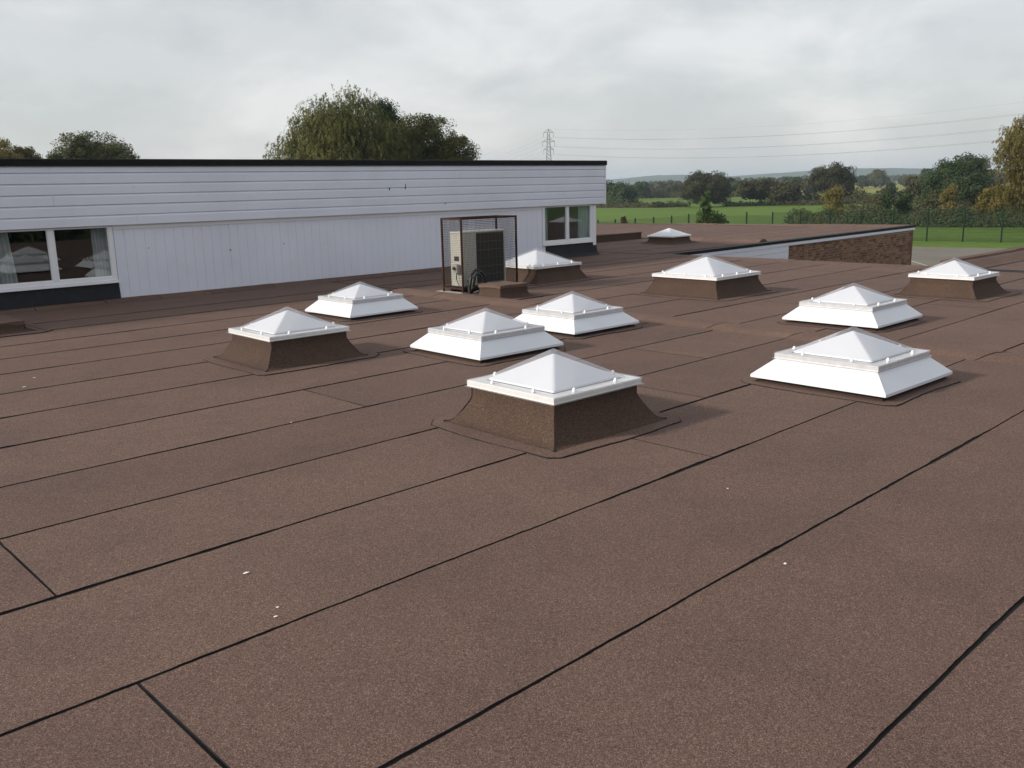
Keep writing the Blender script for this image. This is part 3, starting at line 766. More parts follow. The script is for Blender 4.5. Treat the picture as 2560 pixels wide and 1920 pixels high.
vis = sorted(lst, key=lambda q: (q[1] < -.98, q[0]))[:300]; visset = set(vis)
st = MB()
for q in lst:
    x, z, ln = q; dy = r_.uniform(-.003, .002)
    if q in visset and abs(ln-bl) < .001: inst('brick', bme['s'], bw, (x, YB-.010+dy, z))
    elif q in visset and abs(ln-.1025) < .001: inst('brick', bme['h'], bw, (x, YB-.010+dy, z))
    else: st.box(x, x+ln, YB-.010+dy, YB+.002, z, z+bh)
tag(st.build('brickwork', BRICK, bw), kind='stuff')

# ------------------------------------------------------------------ air conditioning: unit, cage, pipes, felt boxes
ac = empty('air_conditioning_unit', (9.82, 11.36, .09)); tag(ac, 'cream outdoor air conditioning unit with dark coil grille inside the mesh cage', 'air conditioner')
ac.location = (0, 0, 0)
ax0, ax1, ay0, ay1, az0, az1 = 9.35, 10.27, 11.20, 11.52, .10, .945
MB().bbox(ax0, ax1, ay0+.012, ay1, az0, az1, .012).build('casing', CREAM, ac)
MB().bbox(ax0-.006, ax1+.006, ay0-.002, ay1+.006, az1-.004, az1+.022, .008).build('lid', CREAM, ac)
MB().bbox(ax0, 9.64, ay0, ay0+.011, az0, az1-.006, .004).build('front_panel', CREAM, ac)
MB().bbox(10.235, ax1, ay0, ay0+.011, az0, az1-.006, .004).build('front_panel', CREAM, ac)
gr = MB().box(9.642, 10.233, ay0+.004, ay0+.0115, az0+.03, az1-.012).build('coil', GRILLE, ac)
mb = MB()
for j in range(1, 7): mb.tube([(9.642+.0985*j*.86, ay0-.004, az0+.03), (9.642+.0985*j*.86, ay0-.004, az1-.012)], .0025, 4)
for j in range(0, 7): mb.tube([(9.642, ay0-.006, az0+.035+.132*j), (10.233, ay0-.006, az0+.035+.132*j)], .0025, 4)
mb.build('wire_guard', GWIRE, gr)
# side: handle recess, isolator, valve box
MB().bbox(ax0-.004, ax0+.002, 11.30, 11.42, .50, .575, .002).build('handle_recess', RUBBER, ac)
iso = MB().bbox(ax0-.075, ax0-.004, 11.27, 11.385, .315, .455, .008).build('isolator_switch', GREYP, ac)
MB().tube([(ax0-.076, 11.33, .39), (ax0-.108, 11.33, .39)], [.028, .024], 10).build('knob', RUBBER, iso)
MB().tube([(ax0-.04,11.33,.315),(ax0-.05,11.325,.22),(ax0-.03,11.28,.10),(ax0-.005,11.20,.075),(ax0+.05,11.17,.12)], .007, 6).build('supply_cable', RUBBER, ac)
for x in (ax0+.10, ax1-.14): MB().box(x, x+.05, ay0-.02, ay1+.02, .083, .0995).build('foot', RUBBER, ac)
for y in (ay0+.03, ay1-.06): pass
tb = MB().bbox(9.28, 10.40, 11.17, 11.24, .078, .0825, .001)
tmb = empty('timber_bearer', (0,0,0)); bpy.data.objects.remove(tmb)
for y in (11.19, 11.46):
    MB().bbox(9.34, 10.36, y, y+.075, .0, .083, .006).build('bearer', BITUMEN, ac)
# cage
cg = empty('mesh_cage', (9.84, 11.34, 0)); cg.location = (0, 0, 0); tag(cg, 'tall rusty steel cage of wire mesh around the air conditioning unit', 'cage')
cx0, cx1, cy0, cy1, cz0, cz1 = 9.245, 10.43, 11.10, 11.585, .045, 1.19
tk = .029
for x in (cx0, cx1):
    for y in (cy0, cy1): MB().bbox(x-tk/2, x+tk/2, y-tk/2, y+tk/2, 0.002, cz1, .004).build('post', RUST, cg)
for z in (cz0+.03, cz1-tk/2-.001):
    for y in (cy0, cy1): MB().bbox(cx0+tk/2, cx1-tk/2, y-tk/2+.002, y+tk/2-.002, z-tk/2, z+tk/2, .003).build('rail', RUST, cg)
    for x in (cx0, cx1): MB().bbox(x-tk/2+.002, x+tk/2-.002, cy0+tk/2, cy1-tk/2, z-tk/2, z+tk/2, .003).build('rail', RUST, cg)
def wiremesh(p0, p1, z0, z1, s=.027, r=.0020):
    p0, p1 = Vector(p0), Vector(p1); d = p1-p0; n = int(d.length/s); mb = MB()
    for j in range(1, n):
        q = p0+d*(j/n); mb.tube([(q.x, q.y, z0), (q.x, q.y, z1)], r, 3, False)
    k = int((z1-z0)/s)
    for j in range(1, k):
        z = z0+(z1-z0)*j/k; mb.tube([(p0.x, p0.y, z), (p1.x, p1.y, z)], r, 3, False)
    tag(mb.build('wire_mesh', WIRE, cg), kind='stuff')
wiremesh((cx0, cy0, 0), (cx0, cy1, 0), cz0+.03, cz1-.02)
wiremesh((cx0, cy0, 0), (cx1, cy0, 0), cz0+.03, cz1-.02)
wiremesh((cx1, cy0, 0), (cx1, cy1, 0), cz0+.03, cz1-.02)
wiremesh((cx0, cy1, 0), (cx1, cy1, 0), cz0+.03, cz1-.02)
MB().bbox(cx0-.11, cx0+.06, cy0-.03, cy1+.12, .0, .014, .003).build('base_plate', GREYP, cg)
# black pipe loops
pb = empty('pipe_bundle', (9.35, 10.9, 0)); pb.location = (0, 0, 0); tag(pb, 'black insulated pipes looping out between the cage and the felt box', 'pipes')
for j, (dx, r0) in enumerate(((0, .21), (.035, .185), (-.03, .165))):
    pts = []
    for q in range(15):
        t_ = q/14*math.pi; pts.append((9.44+dx - r0*.72*math.cos(t_)*(1 if True else 0), 10.98-.03*j, .10+r0*1.25*math.sin(t_)*1.05))
    pts = [(pts[0][0]+.02, 10.99, .0)]+pts+[(pts[-1][0], 10.70+.05*j, .05), (9.55, 10.40, .09)]
    MB().tube(pts, .024-.003*j, 8).build('insulated_pipe', RUBBER, pb)
MB().tube([(9.28,10.98,.0),(9.28,10.98,.12),(9.33,11.05,.20)], .03, 8).build('lagging_sleeve', RUBBER, pb)
MB().tube([(9.33,10.95,.02),(9.40,10.90,.05),(9.47,10.72,.06),(9.52,10.40,.06)], .010, 6).build('grey_cable', GREYP, pb)

def felt_box(name, x0, x1, y0, y1, h, label, flare=.16):
    o = empty(name, ((x0+x1)/2, (y0+y1)/2, 0)); tag(o, label, 'felt box', 'felt covered boxes on the roof'); cx, cy = o.location.x, o.location.y
    hx, hy = (x1-x0)/2, (y1-y0)/2; m = 10
    prof = [(0, h-.004), (.002, h*.45), (.02, h*.28), (flare*.6, h*.10), (flare, .019)]
    for j, (ha, hb) in enumerate(((hx, hy), (hy, hx), (hx, hy), (hy, hx))):
        V = []; wv = wob(j*7+int(x0*10), .005)
        for e_, z in prof:
            for q in range(m+1):
                t_ = -1+2*q/m; V.append((t_*(ha+e_), -(hb+e_)+wv(t_+z*9), z))
        s_ = mesh('felt_side', V, [(i*(m+1)+q, (i+1)*(m+1)+q, (i+1)*(m+1)+q+1, i*(m+1)+q+1) for i in range(len(prof)-1) for q in range(m)], FELT2, o, True)
        s_.rotation_euler.z = j*math.pi/2
    V = []
    for iy in range(7):
        for ix in range(7):
            u, v = ix/3-1, iy/3-1; V.append((u*(hx+.008), v*(hy+.008), h+.006*(1-u*u)*(1-v*v)+.004*math.sin(u*4+v*3)))
    k = len(V); edge = list(range(0, 7))+[13,20,27,34,41,48]+[47,46,45,44,43,42]+[35,28,21,14,7]
    V += [(V[e_][0], V[e_][1], h-.045+.008*math.sin(e_)) for e_ in edge]
    Fc = [(j*7+i, j*7+i+1, (j+1)*7+i+1, (j+1)*7+i) for j in range(6) for i in range(6)]
    ne = len(edge); Fc += [(k+i, k+(i+1)%ne, edge[(i+1)%ne], edge[i]) for i in range(ne)]
    mesh('felt_lid', V, Fc, FELT, o)
    pts = flange_outline(1.0, .12, int(x0*100)); n = len(pts)
    V = [(p_.x*(hx+flare+.07), p_.y*(hy+flare+.07), .0175) for p_ in pts]+[(p_.x*(hx+flare+.075), p_.y*(hy+flare+.075), .002) for p_ in pts]
    mesh('flashing', V, [tuple(range(n))]+[(n+j, n+(j+1)%n, (j+1)%n, j) for j in range(n)], FELT, o)
    V = [(p_.x*(hx+flare+.082), p_.y*(hy+flare+.082), .0145) for p_ in pts]+[(p_.x*(hx+flare+.083), p_.y*(hy+flare+.083), .001) for p_ in pts]
    mesh('bitumen_bead', V, [tuple(range(n))]+[(n+j, n+(j+1)%n, (j+1)%n, j) for j in range(n)], BITUMEN, o)
felt_box('felt_box', 9.03, 9.58, 9.98, 10.46, .215, 'square felt covered box beside the rusty cage where the pipes enter', .13)
felt_box('felt_box', 2.15, 3.19, 12.47, 13.35, .15, 'low felt covered box on the roof in front of the grey curtained window', .20)

# bird droppings
for i, (x, y, r0) in enumerate(((615,1432,.011),(694,1518,.006),(690,1541,.007),(1963,1409,.007),(1819,1221,.006),(728,1056,.007),(60,967,.014),(85,944,.010))):
    p_ = on_z(x, y, .0118); r_ = random.Random(i); n = 11; V = []
    for zz, s in ((.0, 1), (.0016, .8)):
        for j in range(n):
            an = 2*math.pi*j/n; k_ = r0*s*(.6+.55*random.Random(i*50+j).random()); V.append((k_*math.cos(an)*1.3, k_*math.sin(an), zz))
    o = mesh('bird_dropping', V, [tuple(range(n, 2*n))]+[(j, (j+1)%n, n+(j+1)%n, n+j) for j in range(n)], DROP); o.location = p_
    tag(o, 'small white bird dropping splashed on the brown felt', 'bird dropping', 'bird droppings on the felt')

# ------------------------------------------------------------------ fence
fpost = [(1495,550),(1538,548),(1588,545),(1634,542),(1679,539),(1722,535),(1744,531),(1804,532),(1867,530),(1932,530),(2002,528),(2076,528),(2153,527),(2235,523),(2322,521),(2413,520),(2510,519),(2612,517),(2720,516)]
A = Vector((73.425, 30.708, G)); dv = Vector((.16856, -.98569, 0)); nv = Vector((dv.y, -dv.x, 0))
fp = []
for x, y in fpost:
    d = pray(x, y); d3 = d; s = (A.x*nv.x+A.y*nv.y)/(d.x*nv.x+d.y*nv.y); fp.append(Vector((d.x*s, d.y*s, CAM_H+d.z*s)))
fn = empty('mesh_fence', (0, 0, 0)); tag(fn, 'long dark green mesh fence between playground and field', 'fence')
for i, q in enumerate(fp):
    t_ = .05 if i != 6 else .075
    MB().bbox(q.x-t_, q.x+t_, q.y-t_, q.y+t_, G-.05, q.z, .008).build('post', POST, fn)
for i in range(len(fp)-1):
    a, b = fp[i], fp[i+1]; mb = MB(); ln = (b-a).length
    zt0, zt1 = a.z-.06, b.z-.06; rail = i < 6 or i in (6, 7, 8)
    if rail: zt0, zt1 = a.z-(.30 if i >= 6 else .12), b.z-(.30 if i >= 6 else .12)
    sp, r_ = (.11, .011) if i < 8 else (.055, .0075)
    n = int(ln/sp)
    for j in range(1, n):
        t_ = j/n; q = a.lerp(b, t_); z = zt0+(zt1-zt0)*t_
        mb.tube([(q.x, q.y, G+.05), (q.x, q.y, z)], r_, 3, False)
    for j in range(12):
        z = G+.08+(zt0-G-.1)*j/11; z_ = G+.08+(zt1-G-.1)*j/11
        mb.tube([(a.x, a.y, z), (b.x, b.y, z_)], .005, 3, False)
    tag(mb.build('mesh_panel', POST, fn), kind='stuff')

# ------------------------------------------------------------------ trees and hedges
def leaf_arrays(P, Nrm, L_, W_, droop=None, rg=rng):
    """rhombic leaves at points P, facing roughly Nrm"""
    n = len(P); Nn = Nrm + rg.normal(0, .55, (n, 3)); Nn /= np.linalg.norm(Nn, axis=1)[:, None]+1e-9
    T = rg.normal(0, 1, (n, 3)) if droop is None else np.tile([0, 0, -1.0], (n, 1)) + rg.normal(0, .35, (n, 3))
    T -= (T*Nn).sum(1)[:, None]*Nn; T /= np.linalg.norm(T, axis=1)[:, None]+1e-9
    B = np.cross(Nn, T); s = rg.uniform(.65, 1.35, n)[:, None]
    V = np.stack([P-T*L_*s, P+B*W_*s, P+T*L_*s, P-B*W_*s], 1).reshape(-1, 3); return V
def leaf_mesh(name, V, mat):
    n = len(V)//4; me = bpy.data.meshes.new(name)
    me.vertices.add(len(V)); me.vertices.foreach_set('co', V.astype(np.float32).ravel())
    me.loops.add(len(V)); me.loops.foreach_set('vertex_index', np.arange(len(V), dtype=np.int32))
    me.polygons.add(n); me.polygons.foreach_set('loop_start', np.arange(0, len(V), 4, dtype=np.int32)); me.polygons.foreach_set('loop_total', np.full(n, 4, dtype=np.int32))
    me.materials.append(mat); me.update(); me.validate(); return me
def crown_points(lobes, ncl, per, sig, rg, hollow=.45, strands=0):
    vol = np.array([l[3]*l[4]*l[5] for l in lobes])**.75; idx = rg.choice(len(lobes), ncl, p=vol/vol.sum())
    Lb = np.array(lobes)[idx]; d = rg.normal(0, 1, (ncl, 3)); d /= np.linalg.norm(d, axis=1)[:, None]
    rad = (hollow**3 + (1-hollow**3)*rg.random(ncl))**(1/3)
    rad *= 1 + .10*np.sin(d[:, 0]*5+idx)*np.cos(d[:, 2]*6+idx*2)
    c = Lb[:, :3]+d*Lb[:, 3:6]*rad[:, None]; nr = d/Lb[:, 3:6]; nr /= np.linalg.norm(nr, axis=1)[:, None]
    szs = rg.uniform(.6, 1.4, ncl)*sig
    if strands:
        ns = max(4, per//16); m_ = per//ns
        so = rg.normal(0, 1, (ncl, ns, 3)); so /= np.linalg.norm(so, axis=2)[..., None]; so *= rg.random((ncl, ns, 1))**.5*szs[:, None, None]*1.25
        hang = rg.uniform(.5, 1.2, (ncl, ns, 1))*strands; tt = rg.random((ncl, ns, m_))
        out_ = np.stack([nr[:, None, 0:1]*np.sqrt(tt)*.35*strands, nr[:, None, 1:2]*np.sqrt(tt)*.35*strands, .18*strands*np.sin(tt*2.2)-tt*hang], -1)
        P = (c[:, None, None, :]+so[:, :, None, :]+out_+rg.normal(0, .035, (ncl, ns, m_, 3))).reshape(-1, 3)
        return P, np.repeat(nr, ns*m_, 0), c
    ball = rg.normal(0, 1, (ncl*per, 3)); ball /= np.linalg.norm(ball, axis=1)[:, None]; ball *= rg.random((ncl*per, 1))**.42*1.25
    P = np.repeat(c, per, 0) + ball*np.repeat(szs, per)[:, None]*np.array([1, 1, .75])
    Nr = np.repeat(nr, per, 0)
    return P, Nr, c
def trunk_mesh(name, base_r, h, tips, rg, parent, n=7):
    mb = MB(); fork = h
    mb.tube([(0,0,-.2),(.03*h,0,h*.4),(0,.03*h,h)], [base_r*1.25, base_r, base_r*.75], n)
    for tp in tips:
        tp = np.array(tp); mid = np.array([0,0,h])*.5+tp*.5+rg.normal(0, .06, 3)*np.linalg.norm(tp)
        mid2 = mid*.45+tp*.55+rg.normal(0, .04, 3)*np.linalg.norm(tp)
        mb.tube([(0,0,h*.88), tuple(mid*.55+np.array([0,0,h])*.45), tuple(mid2), tuple(tp)], [base_r*.55, base_r*.38, base_r*.2, base_r*.06], 5)
    return mb.build(name, BARK, parent)
def auto_lobes(w, h, z0, rg, n=9, top=1.0):
    """lobes filling a crown of width w from z0 up to h"""
    ch = h-z0; L_ = [(0, 0, z0+ch*.48, w*.36, w*.36, ch*.42)]
    for j in range(n):
        an = 2*math.pi*j/n + rg.uniform(-.3, .3); v = rg.uniform(.22, .86); rr = w*.5*math.sqrt(max(.05, 1-(2*v-.85)**2*.9))
        s = rg.uniform(.15, .25)*w
        rr = max(0, rr-s*.9); zz = min(z0+ch*v, h-s*.75)
        L_.append((rr*math.cos(an), rr*math.sin(an), zz, s, s, min(s*.85, ch*.35)))
    L_.append((rg.uniform(-.12, .12)*w, rg.uniform(-.1, .1)*w, h-ch*.2, w*.2, w*.2, ch*.2))
    return L_
CNT = [0]
def tree(name, label, px0, px1, pytop, dist, mat, zc=.25, leaves=4000, leaf=.25, sig=.5, lobes=None, droop=False, cat='tree', group=None, asp=.55, seed=None, trunk=True, per=14, hollow=.5, nlobes=9):
    CNT[0] += 1; rg = np.random.default_rng(seed or 300+CNT[0]*7)
    xc = (px0+px1)/2; a, b = at_dist(px0, pytop, dist), at_dist(px1, pytop, dist)
    top = at_dist(xc, pytop, dist); w = (Vector((b.x, b.y))-Vector((a.x, a.y))).length*1.12; h = top.z-G
    o = empty(name, (top.x, top.y, G)); tag(o, label, cat, group)
    z0 = h*zc
    lb = lobes(w, h) if lobes else auto_lobes(w, h, z0, rg, nlobes)
    P, Nr, c = crown_points(lb, leaves//per, per, sig, rg, hollow, droop or 0)
    ok = P[:, 2] > .02*h; P, Nr = P[ok], Nr[ok]
    V = leaf_arrays(P, Nr, leaf, leaf*(.30 if droop else .55), droop or None, rg)
    inst('crown', leaf_mesh('crown', V, mat), o)
    if trunk:
        tips = [c[i] for i in rg.choice(len(c), min(9, len(c)), replace=False)]
        trunk_mesh('trunk', max(.05, w*.028), z0*1.0+.15*h*(1-zc), tips, rg, o)
    return o
RT = Vector((rt.x, rt.y, 0)) # picture-right, horizontal
def side_lobes(spec):
    """lobes given across the view (s, as a fraction of the width), depth fraction, height fraction, radii"""
    def f(w, h):
        Ls = []
        for s, dpt, v, rs, rv in spec:
            p_ = RT*(s*w) + Vector((fw.x, fw.y, 0)).normalized()*(dpt*w)
            Ls.append((p_.x, p_.y, v*h, rs*w, rs*w, rv*h))
        return Ls
    return f
# weeping willow behind the clerestory block
spec_w = [(-.08,.0,.62,.28,.33),(.10,-.05,.80,.16,.17),(-.14,.05,.74,.17,.17),(-.30,0,.60,.17,.18),(-.40,.05,.42,.12,.20),(-.34,-.1,.30,.16,.20),(.26,.05,.60,.20,.25),(.05,-.2,.45,.22,.26),(.34,0,.42,.16,.25),(-.18,-.22,.42,.18,.24),(.16,.0,.88,.09,.10),(-.02,.02,.84,.10,.10)]
tree('willow_tree', 'big rounded weeping willow rising behind the white clad block', 668, 1010, 218, 58, LEAF_WILLOW, leaves=260000, leaf=.066, sig=.60, lobes=side_lobes(spec_w), droop=.5, per=210, zc=.3, seed=11, hollow=.45)
spec_b = [(-.05,0,.58,.30,.33),(.02,.05,.80,.17,.17),(-.24,0,.74,.16,.17),(.22,0,.62,.18,.22),(.36,.0,.42,.14,.22),(.10,-.18,.42,.24,.26),(-.3,-.1,.45,.2,.3),(.44,.05,.24,.08,.16),(-.14,0,.84,.12,.12)]
tree('broadleaf_tree', 'dense dark olive tree growing against the weeping willow, on its right hand slope', 935, 1203, 270, 60, LEAF_OLIVE, leaves=150000, leaf=.06, sig=.46, lobes=side_lobes(spec_b), per=190, zc=.3, seed=13, hollow=.4)
tree('broadleaf_tree', 'small dark crown showing between the willow and the olive tree', 920, 1010, 243, 63, LEAF_DARK, leaves=34000, leaf=.06, sig=.40, per=130, zc=.45, seed=17)
tree('broadleaf_tree', 'low rounded olive tree showing over the black roof trim, clear of the others', 103, 337, 331, 85, LEAF_OLIVE, leaves=80000, leaf=.085, sig=.52, per=170, zc=.3, seed=21, hollow=.4, lobes=side_lobes([(0,0,.45,.42,.4),(.06,0,.80,.28,.19),(-.26,0,.74,.20,.15),(.27,0,.76,.20,.17),(-.08,-.1,.80,.22,.17),(-.38,0,.66,.12,.12),(.40,0,.66,.10,.14)]))
tree('broadleaf_tree', 'yellow tinged tree crown at the end of the white block, beside a rounded olive tree', -120, 100, 347, 92, LEAF_YELLOW, leaves=60000, leaf=.09, sig=.52, per=170, zc=.3, seed=23, lobes=side_lobes([(0,0,.45,.42,.4),(0,0,.80,.28,.18),(-.26,0,.76,.20,.18),(.30,0,.79,.18,.15),(.42,0,.72,.10,.10)]))
# right hand tall tree
spec_r = [(0,0,.60,.36,.34),(-.28,0,.56,.16,.16),(-.20,0,.74,.18,.14),(-.02,0,.86,.20,.13),(-.34,-.05,.66,.11,.08),(.2,0,.7,.25,.25),(-.22,-.1,.42,.16,.10),(.02,-.2,.45,.25,.2),(-.30,0,.30,.12,.07),(-.12,0,.26,.2,.16)]
tree('willow_tree', 'tall yellowing willow beyond the green fence, taller than all the field trees', 2478, 2800, 250, 98, LEAF_YELLOW, leaves=170000, leaf=.09, sig=.66, lobes=side_lobes(spec_r), per=210, zc=.3, seed=31, hollow=.35, droop=.45)
tree('oak_tree', 'dark green oak with a flat leaning top beside the tall yellowing willow', 2312, 2482, 386, 135, LEAF_DARK, leaves=56000, leaf=.13, sig=.68, per=130, zc=.12, seed=37,
     lobes=side_lobes([(-.02,0,.48,.34,.36),(.12,0,.80,.20,.18),(.30,0,.78,.14,.14),(-.12,0,.66,.20,.22),(-.30,0,.42,.17,.26),(.32,0,.45,.17,.3),(-.38,0,.22,.12,.2),(.05,-.2,.4,.3,.3),(.40,0,.64,.08,.09)]))
tree('broadleaf_tree', 'rounded olive oak standing alone against the far hills', 2030, 2140, 413, 205, LEAF_FIELD, leaves=30000, leaf=.17, sig=.85, per=100, zc=.12, seed=41, hollow=.4)
tree('broadleaf_tree', 'dense dark bushy tree in mid field behind the slender sapling', 1706, 1829, 430, 196, LEAF_FIELD, leaves=34000, leaf=.16, sig=.8, per=100, zc=.06, seed=43, hollow=.4)
tree('sapling', 'slender fresh green sapling just behind the fence', 1742, 1787, 474, 76, LEAF_FRESH, leaves=3600, leaf=.10, sig=.16, per=14, zc=.3, seed=47, nlobes=7, lobes=side_lobes([(0,0,.62,.26,.18),(-.08,0,.78,.18,.1),(.08,0,.9,.10,.08),(-.2,0,.48,.25,.12),(.22,0,.5,.25,.13),(.05,-.2,.38,.3,.12)]))
tree('shrub', 'leggy green shrub at the foot of the slender sapling', 1752, 1818, 528, 77, LEAF_FRESH, leaves=1800, leaf=.10, sig=.2, per=12, zc=.05, seed=48, cat='shrub', trunk=False)
tree('shrub', 'small lone bush behind the fence near the white block corner', 1550, 1572, 538, 80, LEAF_BROWN, leaves=1100, leaf=.09, sig=.14, per=10, zc=.05, seed=49, cat='shrub', trunk=False)
tree('broadleaf_tree', 'spreading twiggy bush tree with bare stems, next along from the dense dark bushy tree', 1848, 1955, 449, 205, LEAF_BROWN, leaves=9000, leaf=.27, sig=.55, per=20, zc=.26, seed=53)
tree('broadleaf_tree', 'dark bush crown pressed against the spreading twiggy bush tree', 1930, 2002, 458, 200, LEAF_BROWN, leaves=6500, leaf=.26, sig=.55, per=20, zc=.1, seed=54)
tree('golden_bush', 'golden yellow bush in front of the dark green oak, behind the fence', 2442, 2526, 470, 118, LEAF_GOLD, leaves=7000, leaf=.13, sig=.35, per=18, zc=.05, seed=57, cat='shrub', trunk=False)
tree('shrub', 'dark pointed bush poking above the bramble bank, between two others', 2198, 2232, 476, 112, LEAF_DARK, leaves=2200, leaf=.13, sig=.28, per=14, zc=.05, seed=58, cat='shrub', trunk=False)
tree('shrub', 'dark twin bush poking above the bramble bank, closest to the green oak', 2245, 2284, 472, 114, LEAF_DARK, leaves=2400, leaf=.13, sig=.28, per=14, zc=.05, seed=59, cat='shrub', trunk=False)
tree('shrub', 'loose yellow green bush in front of the lone rounded oak', 2052, 2120, 466, 115, LEAF_YELLOW, leaves=3600, leaf=.12, sig=.35, per=14, zc=.05, seed=60, cat='shrub', trunk=False)
tree('shrub', 'yellow green bush at the foot of the green oak', 2352, 2400, 462, 120, LEAF_YELLOW, leaves=2600, leaf=.12, sig=.3, per=14, zc=.05, seed=61, cat='shrub', trunk=False)
tree('shrub', 'brown hawthorn bush beside the oak, far side of the pale field', 2262, 2330, 440, 190, LEAF_BROWN, leaves=5200, leaf=.24, sig=.5, per=16, zc=.05, seed=62, cat='shrub', trunk=False)
tree('shrub', 'dark round bush out in the pale field beyond the bramble bank', 2208, 2246, 456, 215, LEAF_DARK, leaves=2400, leaf=.24, sig=.45, per=14, zc=.05, seed=63, cat='shrub', trunk=False)
tree('shrub', 'small round bush breaking the low brown hedge across the field', 1628, 1664, 506, 200, LEAF_BROWN, leaves=1600, leaf=.2, sig=.35, per=12, zc=.05, seed=64, cat='shrub', trunk=False)
for i, (x0, x1, yt, ds, mt, lb) in enumerate([
    (1500,1560,462,235,LEAF_DARK,'dark tree just past the white block corner'),
    (1556,1590,470,300,LEAF_DARK,'tree with pale thin trunks left of the twin crowned one'),
    (1588,1622,457,330,LEAF_DARK,'round crowned dark tree on thin trunks in the far hedge'),
    (1612,1650,474,370,LEAF_BROWN,'brown bushy tree in the far hedge beside pale stubble'),
    (1660,1716,462,370,LEAF_FIELD,'olive bushy tree next to the dense dark bushy tree'),
    (1640,1668,480,370,LEAF_BROWN,'thin brown bush against the pale stubble gap'),
    (1828,1872,455,330,LEAF_DARK,'far dark tree between the two bushy field trees'),
    (1962,2008,447,340,LEAF_DARK,'far dark round tree behind the brown bush crown'),
    (2008,2034,450,330,LEAF_BROWN,'far brown tree beside the lone rounded oak'),
    (2142,2172,441,520,LEAF_DARK,'distant grey green poplar clump beyond the pale field'),
    (2166,2216,426,540,LEAF_OLIVE,'distant tall pale tree standing above the far tree line'),
    (2300,2340,424,420,LEAF_DARK,'distant dark trees peeping out behind the green oak')]):
    tree('hedgerow_tree', lb, x0, x1, yt, ds, mt, leaves=4200, leaf=.30+ds*.0004, sig=.6+ds*.0006, per=18, zc=.12, seed=400+i, group='trees in the far hedgerows')

def hedge(name, label, pts, hgt, width, leaf, dens, mat, cat='hedge', seed=1, kind=None, vary=.35):
    """a run of growth along ground points"""
    rg = np.random.default_rng(seed); P = []; Nr = []
    for a, b in zip(pts[:-1], pts[1:]):
        a, b = np.array(a[:2]), np.array(b[:2]); ln = np.linalg.norm(b-a); n = int(ln*dens); t_ = rg.random(n)
        c = a+(b-a)*t_[:, None]; nn = np.array([-(b-a)[1], (b-a)[0]])/ln
        hh = hgt*(1+vary*np.sin(t_*ln*.55+seed)*np.sin(t_*ln*.21+1)+vary*.6*np.sin(t_*ln*1.3+2))
        ang = rg.random(n)*math.pi; rad = np.sqrt(rg.uniform(.45, 1, n))
        off = np.cos(ang)*rad*width/2; z = np.sin(ang)*rad*hh
        P.append(np.column_stack([c+nn*off[:, None], z+G])); Nr.append(np.column_stack([nn[0]*np.cos(ang), nn[1]*np.cos(ang), np.sin(ang)]))
    P, Nr = np.vstack(P), np.vstack(Nr); P += rg.normal(0, leaf*1.2, P.shape); P[:, 2] = np.maximum(P[:, 2], G+.02)
    V = leaf_arrays(P, Nr, leaf, leaf*.55, None, rg)
    o = inst(name, leaf_mesh(name, V, mat)); tag(o, label, cat, None, kind); return o
gp = lambda x, y: on_z(x, y, G)
hedge('bramble_bank', 'tangled bramble and nettle bank behind the green fence', [gp(1985,562), gp(2060,563), gp(2200,565), gp(2400,566), gp(2640,566)], 1.75, 5.0, .13, 560, LEAF_BANK, 'brambles', 3, 'stuff', .22)
hedge('bramble_bank', 'thin scrub growing along the fence foot', [gp(1830,580), gp(1930,578), gp(2000,574)], .55, 2.0, .09, 260, LEAF_BANK, 'scrub', 4, 'stuff')
hedge('scrub_hedge', 'rough bushes on top of the bramble bank', [gp(2120,540), gp(2250,541), gp(2420,542), gp(2640,542)], 2.0, 5, .17, 260, LEAF_BROWN, 'hedge', 5, None, .5)
hedge('field_hedge', 'low brown hedge across the green field below the dark trees', [gp(1488,519), gp(1560,519), gp(1640,519), gp(1720,517)], .75, 4, .22, 110, LEAF_BROWN, 'hedge', 6, None, .3)
hedge('field_hedge', 'high dark thicket just past the white block corner', [gp(1440,512), gp(1500,513), gp(1575,514)], 5.2, 6, .28, 330, LEAF_DARK, 'hedge', 7, None, .2)
hedge('field_hedge', 'brown hedge under the twiggy bush tree out to the lone oak', [gp(1810,516), gp(1900,514), gp(2010,513), gp(2100,512)], .65, 4, .22, 110, LEAF_BROWN, 'hedge', 8, None, .4)
hedge('field_hedge', 'tall brown hedge joining the twiggy bush tree and the lone oak', [gp(1955,512), gp(2030,511), gp(2200,509), gp(2330,507)], 2.3, 5, .26, 170, LEAF_BROWN, 'hedge', 9, None, .45)
hedge('field_hedge', 'dense brown scrub under the tall willow behind the fence', [gp(2330,527), gp(2480,530), gp(2660,531)], 4.2, 9, .22, 520, LEAF_BROWN, 'hedge', 10, None, .3)
hedge('field_hedge', 'far hedge closing the second field', [gp(1500,495), gp(1600,496), gp(1720,494), gp(1850,492), gp(2000,489)], 1.7, 6, .35, 90, LEAF_BROWN, 'hedge', 12, None, .4)
